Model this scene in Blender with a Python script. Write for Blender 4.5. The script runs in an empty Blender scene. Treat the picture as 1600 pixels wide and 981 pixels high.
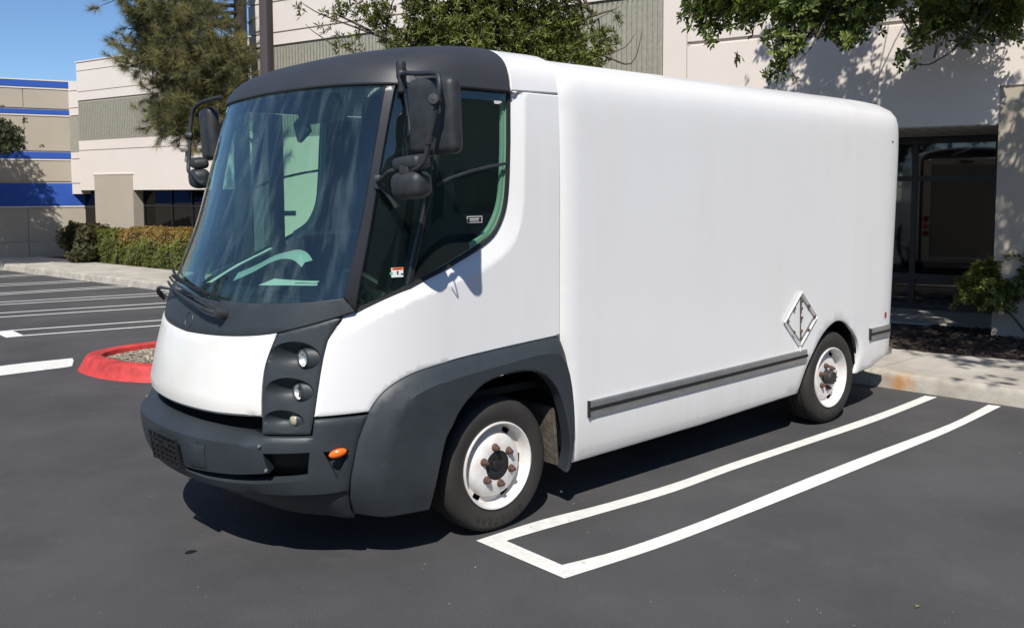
import bpy, bmesh, math, random
import numpy as np
from mathutils import Vector, Matrix
from mathutils.geometry import delaunay_2d_cdt
random.seed(7); rng = np.random.default_rng(7)
SC = bpy.context.scene; COL = SC.collection
# ------------------------------------------------------------------ camera
CAM = np.array([3.2231, 4.5610, 1.8764]); YAW, PITCH, ROLL = 3.98680, -0.07474, -0.00332
fw = Vector((math.cos(YAW)*math.cos(PITCH), math.sin(YAW)*math.cos(PITCH), math.sin(PITCH)))
rt = Vector((math.sin(YAW), -math.cos(YAW), 0)); up = rt.cross(fw)
r2 = rt*math.cos(ROLL)+up*math.sin(ROLL); u2 = -rt*math.sin(ROLL)+up*math.cos(ROLL)
cam = bpy.data.cameras.new('camera'); co = bpy.data.objects.new('camera', cam); COL.objects.link(co)
m = Matrix(((r2.x, u2.x, -fw.x, CAM[0]), (r2.y, u2.y, -fw.y, CAM[1]), (r2.z, u2.z, -fw.z, CAM[2]), (0, 0, 0, 1)))
co.matrix_world = m
cam.sensor_width = 36; cam.lens = 1431/1600*36; cam.shift_y = -84.45/1600; cam.clip_end = 2000; cam.clip_start = .05
SC.camera = co
# ------------------------------------------------------------------ light
SUN = Vector((.65, .60, 1.0)).normalized()
w = bpy.data.worlds.new('World'); SC.world = w; w.use_nodes = True
nt = w.node_tree; sky = nt.nodes.new('ShaderNodeTexSky'); sky.sky_type = 'NISHITA'; sky.sun_disc = False
sky.sun_elevation = math.asin(SUN.z); sky.sun_rotation = math.atan2(SUN.x, SUN.y)
sky.air_density = 1.0; sky.dust_density = .1; sky.ozone_density = 2.5; sky.altitude = 1500
bg = nt.nodes['Background']; bg.inputs[1].default_value = .095
tn = nt.nodes.new('ShaderNodeMixRGB'); tn.blend_type = 'MULTIPLY'; tn.inputs[0].default_value = 1; tn.inputs[2].default_value = (.75, .89, 1.04, 1)
nt.links.new(sky.outputs[0], tn.inputs[1]); nt.links.new(tn.outputs[0], bg.inputs[0])
sl = bpy.data.lights.new('sun', 'SUN'); sl.energy = 4.5; sl.angle = math.radians(.5); sl.color = (1, .955, .89)
so = bpy.data.objects.new('sun', sl); COL.objects.link(so)
so.rotation_euler = SUN.to_track_quat('Z', 'Y').to_euler(); so.location = (0, 0, 30)
SC.view_settings.view_transform = 'Standard'; SC.view_settings.look = 'None'
SC.view_settings.exposure = .23; SC.view_settings.gamma = 1
SC.render.engine = 'CYCLES'
SC.cycles.max_bounces = 10; SC.cycles.transparent_max_bounces = 24
# ------------------------------------------------------------------ materials
def mat(name, col, rough=.6, metal=0, spec=.5, coat=0, bump=None, var=None, cvar=None):
    """var=(scale, amount) value mottling; bump=(scale, strength)"""
    M = bpy.data.materials.new(name); M.use_nodes = True; N = M.node_tree.nodes; L = M.node_tree.links
    b = N['Principled BSDF']; b.inputs['Base Color'].default_value = (*col, 1)
    b.inputs['Roughness'].default_value = rough; b.inputs['Metallic'].default_value = metal
    b.inputs['Specular IOR Level'].default_value = spec; b.inputs['Coat Weight'].default_value = coat
    tc = N.new('ShaderNodeTexCoord')
    if var:
        n = N.new('ShaderNodeTexNoise'); n.inputs['Scale'].default_value = var[0]; n.inputs['Detail'].default_value = 6
        n.inputs['Roughness'].default_value = .65
        L.new(tc.outputs['Object'], n.inputs['Vector'])
        r = N.new('ShaderNodeValToRGB'); r.color_ramp.elements[0].position = .3; r.color_ramp.elements[1].position = .72
        a = var[1]; c2 = cvar or col
        r.color_ramp.elements[0].color = (*[max(0, c*(1-a)) for c in c2], 1); r.color_ramp.elements[1].color = (*[min(1, c*(1+a)) for c in col], 1)
        L.new(n.outputs[0], r.inputs[0]); L.new(r.outputs[0], b.inputs['Base Color'])
        mr = N.new('ShaderNodeMapRange'); mr.inputs[3].default_value = rough-.08; mr.inputs[4].default_value = min(1, rough+.1)
        L.new(n.outputs[0], mr.inputs[0]); L.new(mr.outputs[0], b.inputs['Roughness'])
    if bump:
        n2 = N.new('ShaderNodeTexNoise'); n2.inputs['Scale'].default_value = bump[0]; n2.inputs['Detail'].default_value = 4
        L.new(tc.outputs['Object'], n2.inputs['Vector'])
        bp = N.new('ShaderNodeBump'); bp.inputs['Strength'].default_value = bump[1]; bp.inputs['Distance'].default_value = .01
        L.new(n2.outputs[0], bp.inputs['Height']); L.new(bp.outputs[0], b.inputs['Normal'])
    return M
def glass_mat(name, tint, streak=0.0, refl=1.0):
    M = bpy.data.materials.new(name); M.use_nodes = True; N = M.node_tree.nodes; L = M.node_tree.links
    N.remove(N['Principled BSDF']); out = N['Material Output']
    tr = N.new('ShaderNodeBsdfTransparent'); tr.inputs[0].default_value = (*tint, 1)
    gl = N.new('ShaderNodeBsdfGlossy'); gl.inputs['Roughness'].default_value = .012; gl.inputs[0].default_value = (refl, refl, refl, 1)
    fr = N.new('ShaderNodeFresnel'); fr.inputs[0].default_value = 1.62
    ge = N.new('ShaderNodeNewGeometry'); ir = N.new('ShaderNodeMapRange'); ir.inputs[3].default_value = 1.62; ir.inputs[4].default_value = 1/1.62
    L.new(ge.outputs['Backfacing'], ir.inputs[0]); L.new(ir.outputs[0], fr.inputs[0])
    mx = N.new('ShaderNodeMixShader'); L.new(fr.outputs[0], mx.inputs[0]); L.new(tr.outputs[0], mx.inputs[1]); L.new(gl.outputs[0], mx.inputs[2])
    last = mx
    if streak:
        tc = N.new('ShaderNodeTexCoord'); mp = N.new('ShaderNodeMapping'); mp.inputs['Scale'].default_value = (5, 9, .55)
        mp.inputs['Rotation'].default_value = (math.radians(9), 0, 0)
        n = N.new('ShaderNodeTexNoise'); n.inputs['Scale'].default_value = 1.7; n.inputs['Detail'].default_value = 7; n.inputs['Roughness'].default_value = .6
        L.new(tc.outputs['Object'], mp.inputs[0]); L.new(mp.outputs[0], n.inputs['Vector'])
        r = N.new('ShaderNodeMapRange'); r.inputs[1].default_value = .50; r.inputs[2].default_value = .8; r.inputs[3].default_value = .006; r.inputs[4].default_value = streak
        L.new(n.outputs[0], r.inputs[0])
        df = N.new('ShaderNodeBsdfDiffuse'); df.inputs[0].default_value = (.45, .52, .56, 1)
        m2 = N.new('ShaderNodeMixShader'); L.new(r.outputs[0], m2.inputs[0]); L.new(last.outputs[0], m2.inputs[1]); L.new(df.outputs[0], m2.inputs[2]); last = m2
    L.new(last.outputs[0], out.inputs[0])
    return M
def leaf_mat(name, dark, light, third=None, trans=.25, rough=.45):
    M = bpy.data.materials.new(name); M.use_nodes = True; N = M.node_tree.nodes; L = M.node_tree.links
    b = N['Principled BSDF']; at = N.new('ShaderNodeAttribute'); at.attribute_name = 'rnd'
    r = N.new('ShaderNodeValToRGB'); r.color_ramp.elements[0].color = (*dark, 1); r.color_ramp.elements[1].color = (*light, 1)
    if third:
        e = r.color_ramp.elements.new(.78); e.color = (*light, 1); r.color_ramp.elements[-1].color = (*third, 1)
    L.new(at.outputs['Fac'], r.inputs[0]); L.new(r.outputs[0], b.inputs['Base Color'])
    b.inputs['Roughness'].default_value = rough; b.inputs['Specular IOR Level'].default_value = .4
    tl = N.new('ShaderNodeBsdfTranslucent'); L.new(r.outputs[0], tl.inputs[0])
    mx = N.new('ShaderNodeMixShader'); mx.inputs[0].default_value = trans
    L.new(b.outputs[0], mx.inputs[1]); L.new(tl.outputs[0], mx.inputs[2]); L.new(mx.outputs[0], N['Material Output'].inputs[0])
    return M
def paint_white():
    M = mat('white_paint', (.78, .78, .79), .32, spec=.5, coat=.25)
    N = M.node_tree.nodes; L = M.node_tree.links; b = N['Principled BSDF']; tc = N['Texture Coordinate']
    mp = N.new('ShaderNodeMapping'); mp.inputs['Scale'].default_value = (2.2, 2.2, .35); L.new(tc.outputs['Object'], mp.inputs[0])
    n = N.new('ShaderNodeTexNoise'); n.inputs['Scale'].default_value = 2.3; n.inputs['Detail'].default_value = 8; n.inputs['Roughness'].default_value = .6
    L.new(mp.outputs[0], n.inputs['Vector'])
    r = N.new('ShaderNodeValToRGB'); r.color_ramp.elements[0].position = .30; r.color_ramp.elements[1].position = .55
    r.color_ramp.elements[0].color = (.775, .765, .74, 1); r.color_ramp.elements[1].color = (.79, .785, .78, 1)
    L.new(n.outputs[0], r.inputs[0])
    # road grime towards the sills (a real film of dirt)
    sx = N.new('ShaderNodeSeparateXYZ'); L.new(tc.outputs['Object'], sx.inputs[0])
    n3 = N.new('ShaderNodeTexNoise'); n3.inputs['Scale'].default_value = 6; n3.inputs['Detail'].default_value = 5; L.new(mp.outputs[0], n3.inputs['Vector'])
    ad = N.new('ShaderNodeMath'); ad.operation = 'MULTIPLY_ADD'; ad.inputs[1].default_value = -.35; L.new(n3.outputs[0], ad.inputs[0]); L.new(sx.outputs['Z'], ad.inputs[2])
    gr = N.new('ShaderNodeMapRange'); gr.inputs[1].default_value = .05; gr.inputs[2].default_value = .50; gr.inputs[3].default_value = .35; gr.inputs[4].default_value = 0
    L.new(ad.outputs[0], gr.inputs[0])
    mx = N.new('ShaderNodeMixRGB'); mx.inputs[2].default_value = (.52, .49, .43, 1)
    L.new(gr.outputs[0], mx.inputs[0]); L.new(r.outputs[0], mx.inputs[1]); L.new(mx.outputs[0], b.inputs['Base Color'])
    n2 = N.new('ShaderNodeTexNoise'); n2.inputs['Scale'].default_value = 2.5; n2.inputs['Detail'].default_value = 2; L.new(tc.outputs['Object'], n2.inputs['Vector'])
    bp = N.new('ShaderNodeBump'); bp.inputs['Strength'].default_value = .02; bp.inputs['Distance'].default_value = .02
    L.new(n2.outputs[0], bp.inputs['Height']); L.new(bp.outputs[0], b.inputs['Normal'])
    return M
def asphalt_mat():
    M = bpy.data.materials.new('asphalt'); M.use_nodes = True; N = M.node_tree.nodes; L = M.node_tree.links; b = N['Principled BSDF']
    tc = N.new('ShaderNodeTexCoord')
    def noise(s, d=6, ro=.6):
        n = N.new('ShaderNodeTexNoise'); n.inputs['Scale'].default_value = s; n.inputs['Detail'].default_value = d; n.inputs['Roughness'].default_value = ro
        L.new(tc.outputs['Object'], n.inputs['Vector']); return n
    def ramp(src, p0, c0, p1, c1):
        r = N.new('ShaderNodeValToRGB'); e = r.color_ramp.elements; e[0].position = p0; e[1].position = p1
        e[0].color = (*c0, 1); e[1].color = (*c1, 1); L.new(src, r.inputs[0]); return r
    big = ramp(noise(.8, 8, .62).outputs[0], .36, (.058, .0565, .058), .66, (.084, .082, .083))
    fine = ramp(noise(140, 3, .8).outputs[0], .3, (.55,)*3, .72, (1.45,)*3)
    mul = N.new('ShaderNodeMixRGB'); mul.blend_type = 'MULTIPLY'; mul.inputs[0].default_value = .75
    L.new(big.outputs[0], mul.inputs[1]); L.new(fine.outputs[0], mul.inputs[2])
    vo = N.new('ShaderNodeTexVoronoi'); vo.inputs['Scale'].default_value = 42; L.new(tc.outputs['Object'], vo.inputs['Vector'])
    sp = ramp(vo.outputs['Distance'], .05, (.20, .19, .18), .11, (0, 0, 0))
    sel = ramp(noise(9, 2).outputs[0], .60, (0,)*3, .66, (1,)*3)
    m3 = N.new('ShaderNodeMixRGB'); m3.blend_type = 'MULTIPLY'; m3.inputs[0].default_value = 1; L.new(sp.outputs[0], m3.inputs[1]); L.new(sel.outputs[0], m3.inputs[2])
    add = N.new('ShaderNodeMixRGB'); add.blend_type = 'ADD'; add.inputs[0].default_value = .8; L.new(mul.outputs[0], add.inputs[1]); L.new(m3.outputs[0], add.inputs[2])
    st = ramp(noise(1.3, 10, .75).outputs[0], .54, (0,)*3, .74, (1,)*3)
    m4 = N.new('ShaderNodeMixRGB'); m4.inputs[2].default_value = (.115, .110, .103, 1)
    sc = N.new('ShaderNodeMath'); sc.operation = 'MULTIPLY'; sc.inputs[1].default_value = .5; L.new(st.outputs[0], sc.inputs[0])
    L.new(sc.outputs[0], m4.inputs[0]); L.new(add.outputs[0], m4.inputs[1]); L.new(m4.outputs[0], b.inputs['Base Color'])
    b.inputs['Roughness'].default_value = .82; b.inputs['Specular IOR Level'].default_value = .35
    bp = N.new('ShaderNodeBump'); bp.inputs['Strength'].default_value = .35; bp.inputs['Distance'].default_value = .006
    L.new(fine.outputs[0], bp.inputs['Height']); L.new(bp.outputs[0], b.inputs['Normal'])
    return M
M_white = paint_white()
M_nose = mat('bonnet_paint', (.78, .77, .74), .30, coat=.3, var=(1.6, .05), cvar=(.77, .75, .68))
M_dark = mat('dark_grey_plastic', (.031, .038, .044), .50, var=(3.5, .16), bump=(60, .06))
M_cap = mat('charcoal_roof', (.038, .040, .045), .48, var=(2, .12), bump=(80, .05))
M_black = mat('black_rubber', (.012, .012, .013), .55)
M_inner = mat('black_shell', (.006, .006, .006), .9, spec=.1)
M_pillar = mat('black_pillar', (.022, .021, .024), .30)
M_mirror = mat('mirror_plastic', (.030, .033, .036), .52, var=(18, .35), bump=(90, .08))
M_tyre = mat('tyre_rubber', (.027, .024, .021), .72, var=(7, .28), cvar=(.030, .028, .025), bump=(120, .06))
M_text = mat('tyre_letters', (.016, .015, .014), .55)
M_rim = mat('white_rim', (.74, .74, .73), .32, coat=.3, var=(13, .10), cvar=(.72, .66, .60))
M_rust = mat('rusty_nut', (.105, .058, .040), .85, var=(60, .55), bump=(80, .4))
M_hub = mat('hub_black', (.018, .018, .018), .25)
M_hubr = mat('rear_hub', (.06, .055, .055), .5, metal=.4)
M_silver = mat('rub_strip_metal', (.42, .42, .41), .32, metal=.75, var=(9, .12))
M_chrome = mat('lamp_chrome', (.80, .80, .79), .35, metal=.75, bump=(60, .6))
M_lens = glass_mat('lamp_lens', (.96, .97, .96), .10)
M_amberl = mat('fog_lens', (.42, .38, .26), .15, coat=.5)
M_orange = mat('marker_orange', (.95, .16, .012), .22, coat=.6)
M_red = mat('marker_red', (.35, .01, .01), .25, coat=.5)
M_ws = glass_mat('windscreen_glass', (.80, .95, .89), .10)
M_sg = glass_mat('side_glass', (.74, .88, .80), .012)
M_seat = mat('seat_fabric', (.014, .015, .018), .9, bump=(200, .2))
M_dash = mat('dash_plastic', (.009, .011, .012), .6)
M_dashsun = mat('dash_sunlit', (.34, .40, .38), .5)  # pale tone stands in for sun on top of the instrument hood
M_intw = mat('cab_trim_white', (.50, .56, .52), .5)
M_dirtfl = mat('mud_flap', (.10, .085, .065), .95, var=(12, .5), bump=(40, .6))
M_chas = mat('chassis', (.015, .014, .013), .9)
M_paper = mat('paper', (.7, .72, .7), .7)
M_sticker = mat('sticker', (.62, .62, .6), .5)
M_door = mat('rollup_door', (.42, .40, .36), .5)
M_asph = asphalt_mat()
M_line = mat('line_paint', (.80, .79, .75), .7, var=(14, .05), cvar=(.70, .68, .62), bump=(150, .2))
def worn(M, col, sc_, th):
    N = M.node_tree.nodes; L = M.node_tree.links; b = N['Principled BSDF']; tc = N['Texture Coordinate']
    n = N.new('ShaderNodeTexNoise'); n.inputs['Scale'].default_value = sc_; n.inputs['Detail'].default_value = 10; n.inputs['Roughness'].default_value = .8; L.new(tc.outputs['Object'], n.inputs['Vector'])
    r = N.new('ShaderNodeMapRange'); r.inputs[1].default_value = th; r.inputs[2].default_value = th+.03; L.new(n.outputs[0], r.inputs[0])
    src = b.inputs['Base Color'].links[0].from_socket; mx = N.new('ShaderNodeMixRGB'); mx.inputs[2].default_value = (*col, 1)
    L.new(r.outputs[0], mx.inputs[0]); L.new(src, mx.inputs[1]); L.new(mx.outputs[0], b.inputs['Base Color'])
M_conc = mat('concrete', (.46, .43, .38), .88, var=(1.8, .16), cvar=(.40, .36, .30), bump=(90, .25))
M_kred = mat('red_kerb_paint', (.62, .055, .050), .65, var=(5, .22), cvar=(.42, .04, .035), bump=(60, .25))
worn(M_line, (.20, .195, .19), 22, .615); worn(M_kred, (.20, .12, .11), 7, .64)
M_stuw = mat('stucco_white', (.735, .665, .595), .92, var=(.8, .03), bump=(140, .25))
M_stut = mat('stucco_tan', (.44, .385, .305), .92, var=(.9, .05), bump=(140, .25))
M_rib = mat('ribbed_block', (.325, .315, .255), .95, var=(14, .16), bump=(45, .6))
M_blue = mat('blue_paint', (.018, .085, .40), .7, bump=(140, .2))
M_frame = mat('window_frame', (.022, .022, .022), .4)
M_pane = None
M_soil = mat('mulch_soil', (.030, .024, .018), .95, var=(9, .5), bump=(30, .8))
M_chip = mat('wood_chip', (.36, .30, .22), .9)
M_mchip = mat('dark_mulch', (.075, .052, .036), .9)
M_bark = mat('bark', (.09, .075, .058), .9, var=(12, .4), bump=(30, .8))
M_barkp = mat('pine_bark', (.040, .030, .024), .95, var=(10, .4), bump=(25, .9))
M_pole = mat('bronze_pole', (.085, .070, .068), .45)
M_fix = mat('fixture', (.10, .09, .08), .5)
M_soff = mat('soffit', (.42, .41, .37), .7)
def pane_mat():
    M = bpy.data.materials.new('dark_pane'); M.use_nodes = True; N = M.node_tree.nodes; L = M.node_tree.links
    b = N['Principled BSDF']; b.inputs['Base Color'].default_value = (.006, .006, .0055, 1); b.inputs['Roughness'].default_value = .03
    b.inputs['IOR'].default_value = 1.5; b.inputs['Specular IOR Level'].default_value = .5
    return M
M_pane = pane_mat()
M_pane2 = M_pane.copy(); M_pane2.node_tree.nodes['Principled BSDF'].inputs['IOR'].default_value = 1.85
M_pane.node_tree.nodes['Principled BSDF'].inputs['Specular IOR Level'].default_value = .3
# ------------------------------------------------------------------ helpers
def tag(o, label=None, cat=None, group=None, kind=None):
    if label: o['label'] = label
    if cat: o['category'] = cat
    if group: o['group'] = group
    if kind: o['kind'] = kind
    return o
def empty(name, loc=(0, 0, 0), parent=None, rz=0):
    o = bpy.data.objects.new(name, None); COL.objects.link(o); o.location = loc; o.rotation_euler = (0, 0, rz)
    o.empty_display_size = .2
    if parent: o.parent = parent
    return o
def link(name, me, mt, parent=None, smooth=None, loc=None):
    """smooth: angle in degrees or None for flat"""
    if mt: me.materials.append(mt)
    if smooth is not None:
        me.polygons.foreach_set('use_smooth', [True]*len(me.polygons)); me.set_sharp_from_angle(angle=math.radians(smooth))
    o = bpy.data.objects.new(name, me); COL.objects.link(o)
    if parent: o.parent = parent
    if loc: o.location = loc
    return o
def mesh(name, V, F, mt, parent=None, smooth=None, loc=None):
    me = bpy.data.meshes.new(name); me.from_pydata([tuple(map(float, v)) for v in V], [], [tuple(map(int, f)) for f in F]); me.update()
    return link(name, me, mt, parent, smooth, loc)
def npmesh(name, V, T, mt, parent=None, rnd=None, n=3):
    """fast mesh from numpy arrays, T (k,n)"""
    me = bpy.data.meshes.new(name); V = np.asarray(V, np.float32); T = np.asarray(T, np.int32)
    me.vertices.add(len(V)); me.vertices.foreach_set('co', V.ravel())
    me.loops.add(T.size); me.loops.foreach_set('vertex_index', T.ravel())
    me.polygons.add(len(T)); me.polygons.foreach_set('loop_start', np.arange(0, T.size, n, dtype=np.int32))
    me.update(calc_edges=True)
    if rnd is not None:
        a = me.attributes.new('rnd', 'FLOAT', 'POINT'); a.data.foreach_set('value', np.asarray(rnd, np.float32))
    return link(name, me, mt, parent)
def from_bm(name, bm, mt, parent=None, smooth=None, loc=None):
    me = bpy.data.meshes.new(name); bmesh.ops.recalc_face_normals(bm, faces=bm.faces); bm.to_mesh(me); bm.free()
    return link(name, me, mt, parent, smooth, loc)
def bm_box(bm, c, s, rot=None, r=0, seg=3):
    g = bmesh.ops.create_cube(bm, size=1); vs = g['verts']
    bmesh.ops.scale(bm, vec=s, verts=vs)
    if r:
        es = list({e for v in vs for e in v.link_edges})
        g2 = bmesh.ops.bevel(bm, geom=es, offset=r, segments=seg, profile=.5, affect='EDGES')
        vs = list({v for f in g2['faces'] for v in f.verts} | {v for v in vs if v.is_valid})
    if rot: bmesh.ops.rotate(bm, cent=(0, 0, 0), matrix=rot, verts=vs)
    bmesh.ops.translate(bm, vec=c, verts=vs)
def rotm(rx=0, ry=0, rz=0):
    return Matrix.Rotation(rz, 3, 'Z') @ Matrix.Rotation(ry, 3, 'Y') @ Matrix.Rotation(rx, 3, 'X')
def box(name, c, s, mt, parent=None, rot=None, r=0, seg=3):
    bm = bmesh.new(); bm_box(bm, c, s, rot, r, seg); return from_bm(name, bm, mt, parent, 40 if r else None)
def catmull(P, n=6):
    P = [np.array(p, float) for p in P]; out = []
    for i in range(len(P)-1):
        a = P[max(i-1, 0)]; b = P[i]; c = P[i+1]; d = P[min(i+2, len(P)-1)]
        for k in range(n):
            s = k/n
            out.append(.5*((2*b)+(-a+c)*s+(2*a-5*b+4*c-d)*s*s+(-a+3*b-3*c+d)*s**3))
    out.append(P[-1]); return out
def tube_vf(P, r, seg=8, V=None, F=None, smooth=0):
    if smooth: P = catmull(P, smooth)
    P = [Vector(tuple(p)) for p in P]
    if V is None: V, F = [], []
    rr = r if hasattr(r, '__len__') else [r]*len(P)
    if len(rr) != len(P): rr = list(np.interp(np.linspace(0, 1, len(P)), np.linspace(0, 1, len(rr)), rr))
    prev = None; b0 = len(V)
    for i, p in enumerate(P):
        d = (P[min(i+1, len(P)-1)]-P[max(i-1, 0)]).normalized()
        if prev is None: a = d.orthogonal().normalized()
        else:
            a = (prev-d*prev.dot(d)); a = a.normalized() if a.length > 1e-6 else d.orthogonal().normalized()
        prev = a; c = d.cross(a)
        for k in range(seg):
            t = 2*math.pi*k/seg; V.append(p+(a*math.cos(t)+c*math.sin(t))*rr[i])
    for i in range(len(P)-1):
        for k in range(seg):
            q = b0+i*seg; F.append((q+k, q+(k+1) % seg, q+seg+(k+1) % seg, q+seg+k))
    F.append(tuple(b0+k for k in reversed(range(seg)))); F.append(tuple(b0+(len(P)-1)*seg+k for k in range(seg)))
    return V, F
def tube(name, P, r, mt, parent=None, seg=8, smooth=0):
    V, F = tube_vf(P, r, seg, smooth=smooth); return mesh(name, V, F, mt, parent, 50)
def lathe(name, prof, mt, parent=None, c=(0, 0, 0), axis='y', sgn=1, seg=48, skip=None, sharp=35, ax=None):
    """prof: list (r, a). axis direction y*sgn or vector ax"""
    A = Vector(ax).normalized() if ax else Vector((0, sgn, 0)); X = A.orthogonal().normalized() if ax else Vector((1, 0, 0)); Z = A.cross(X)
    V, F = [], []
    for r, a in prof:
        for k in range(seg):
            t = 2*math.pi*k/seg; V.append(Vector(c)+A*a+(X*math.cos(t)+Z*math.sin(t))*r)
    for i in range(len(prof)-1):
        for k in range(seg):
            if skip and skip(i, k): continue
            F.append((i*seg+k, i*seg+(k+1) % seg, (i+1)*seg+(k+1) % seg, (i+1)*seg+k))
    bm = bmesh.new(); vs = [bm.verts.new(v) for v in V]
    for f in F: bm.faces.new([vs[i] for i in f])
    bmesh.ops.remove_doubles(bm, verts=bm.verts, dist=1e-5)
    return from_bm(name, bm, mt, parent, sharp)
# ------------------------------------------------------------------ cab surface  S(t, v): t along the plan curve, v up the body
ROWS = np.array([
[.26, .26, 1.09, .50, .93, .38, .78], [.30, .30, 1.17, .50, .95, .42, .78], [.36, .36, 1.28, .50, .965, .45, .78],
[.44, .44, 1.40, .50, .985, .48, .79], [.52, .52, 1.47, .50, .995, .50, .80], [.60, .60, 1.50, .50, 1.0, .50, .80],
[.70, .70, 1.51, .50, 1.0, .51, .80], [.80, .80, 1.495, .50, 1.0, .52, .80], [1.0, 1.0, 1.45, .50, 1.0, .51, .80],
[1.16, 1.16, 1.40, .50, 1.0, .50, .80], [1.35, 1.35, 1.34, .50, 1.0, .45, .83], [1.70, 1.70, 1.17, .48, 1.0, .40, .83],
[2.07, 2.07, 1.03, .46, .998, .36, .83], [2.38, 2.38, .915, .42, .985, .34, .83], [2.48, 2.475, .865, .38, .97, .33, .83],
[2.56, 2.540, .785, .30, .94, .31, .83], [2.64, 2.590, .65, .20, .88, .28, .82], [2.72, 2.628, .46, .08, .77, .20, .80],
[2.85, 2.670, .16, -.12, .50, .12, .80], [3.00, 2.700, -.2, -.26, .0, .03, .80]])
XR = -.30
def rowv(R, v):
    v = np.clip(v, R[0, 0], R[-1, 0]); i = np.clip(np.searchsorted(R[:, 0], v)-1, 0, len(R)-2)
    a = R[np.maximum(i-1, 0)]; b = R[i]; c = R[i+1]; d = R[np.minimum(i+2, len(R)-1)]
    h = (c[:, 0]-b[:, 0])[:, None]; s = ((v-b[:, 0])[:, None])/h
    m1 = (c-a)/np.maximum((c[:, 0]-a[:, 0])[:, None], 1e-9)*h; m2 = (d-b)/np.maximum((d[:, 0]-b[:, 0])[:, None], 1e-9)*h
    s2 = s*s; s3 = s2*s
    return (2*s3-3*s2+1)*b+(s3-2*s2+s)*m1+(-2*s3+3*s2)*c+(s3-s2)*m2
def S_cab(t, v):
    t = np.asarray(t, float); v = np.asarray(v, float); sg = np.where(t > 1, -1., 1.); t = np.where(t > 1, 2-t, t)
    _, z, xc, xs, W, al, be = rowv(ROWS, v).T
    tt = np.clip(t, 0, 1); u = 1-tt
    x = u**3*xs+3*u*u*tt*(xs+al)+(3*u*tt*tt+tt**3)*xc; y = u**3*W+3*u*u*tt*W+3*u*tt*tt*be*W
    x = np.where(t <= 0, xs+(xs-XR)*t, x); y = np.where(t <= 0, W, y)
    return np.stack([x, y*sg, z], -1)
# box body surface: u<=0 straight side (x=-3.5-u), 0..1 rear corner, 1..2 rear face; w up and over the roof
BROWS = np.array([[.30, .30, .035, .09], [.40, .40, .014, .06], [.55, .55, .0, .04], [.80, .80, 0, .03], [2.10, 2.10, .0, -.04], [2.36, 2.36, .002, -.04],
[2.45, 2.45, .012, -.03], [2.51, 2.51, .038, -.005], [2.55, 2.55, .080, .035], [2.58, 2.578, .13, .08], [2.61, 2.60, .20, .14], [2.67, 2.63, .33, .22], [2.80, 2.665, .62, .28], [3.0, 2.685, 1.0, .30]])
def S_box(u, w_):
    u = np.asarray(u, float); R = rowv(BROWS, np.asarray(w_, float)); z, iy, ix = R[:, 1].copy(), R[:, 2], R[:, 3]
    W = 1-iy; xr = -4.335+ix
    tt = np.clip(u, 0, 1); k = 1-tt
    x = k**3*-3.5+3*k*k*tt*-4.03+3*k*tt*tt*(xr+.02)+tt**3*xr
    y = k**3*W+3*k*k*tt*W*.974+3*k*tt*tt*W*.992+tt**3*W*.88
    x = np.where(u <= 0, -3.5-u, x); y = np.where(u <= 0, W, np.where(u > 1, W*.88*(2-u), y))
    fr = np.clip((x+.43)/.14, 0, 1)**2*.035
    up_ = np.clip((z-2.3)/.3, 0, 1)
    return np.stack([x, y-fr*(1-up_)*np.sign(y), z-fr*.8*up_], -1)
def normals(S, t, v, e=1e-3):
    a = S(t+e, v)-S(t-e, v); b = S(t, v+e)-S(t, v-e); n = np.cross(b, a)
    l = np.linalg.norm(n, axis=1); l[l < 1e-12] = 1; n = n/l[:, None]
    return -n if S is S_box else n
def seg_dist(P, L):
    P = np.asarray(P); L = np.asarray(L); best = np.full(len(P), 1e9)
    for a, b in zip(L[:-1], L[1:]):
        ab = b-a; q = np.clip(((P-a)@ab)/max(ab@ab, 1e-12), 0, 1); d = np.linalg.norm(P-(a+q[:, None]*ab), axis=1); best = np.minimum(best, d)
    return best
def inside(P, poly):
    P = np.asarray(P); poly = np.asarray(poly); r = np.zeros(len(P), bool); n = len(poly); j = n-1
    for i in range(n):
        a, b = poly[i], poly[j]
        c = ((a[1] > P[:, 1]) != (b[1] > P[:, 1])) & (P[:, 0] < (b[0]-a[0])*(P[:, 1]-a[1])/((b[1]-a[1]) or 1e-12)+a[0]); r ^= c; j = i
    return r
def resample(poly, h, closed=True):
    out = []; n = len(poly)
    for i in range(n if closed else n-1):
        a = np.array(poly[i], float); b = np.array(poly[(i+1) % n], float); k = max(1, int(np.ceil(np.linalg.norm(b-a)/h)))
        for q in range(k): out.append(a+(b-a)*q/k)
    if not closed: out.append(np.array(poly[-1], float))
    return np.array(out)
SCL = 1.2
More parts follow.
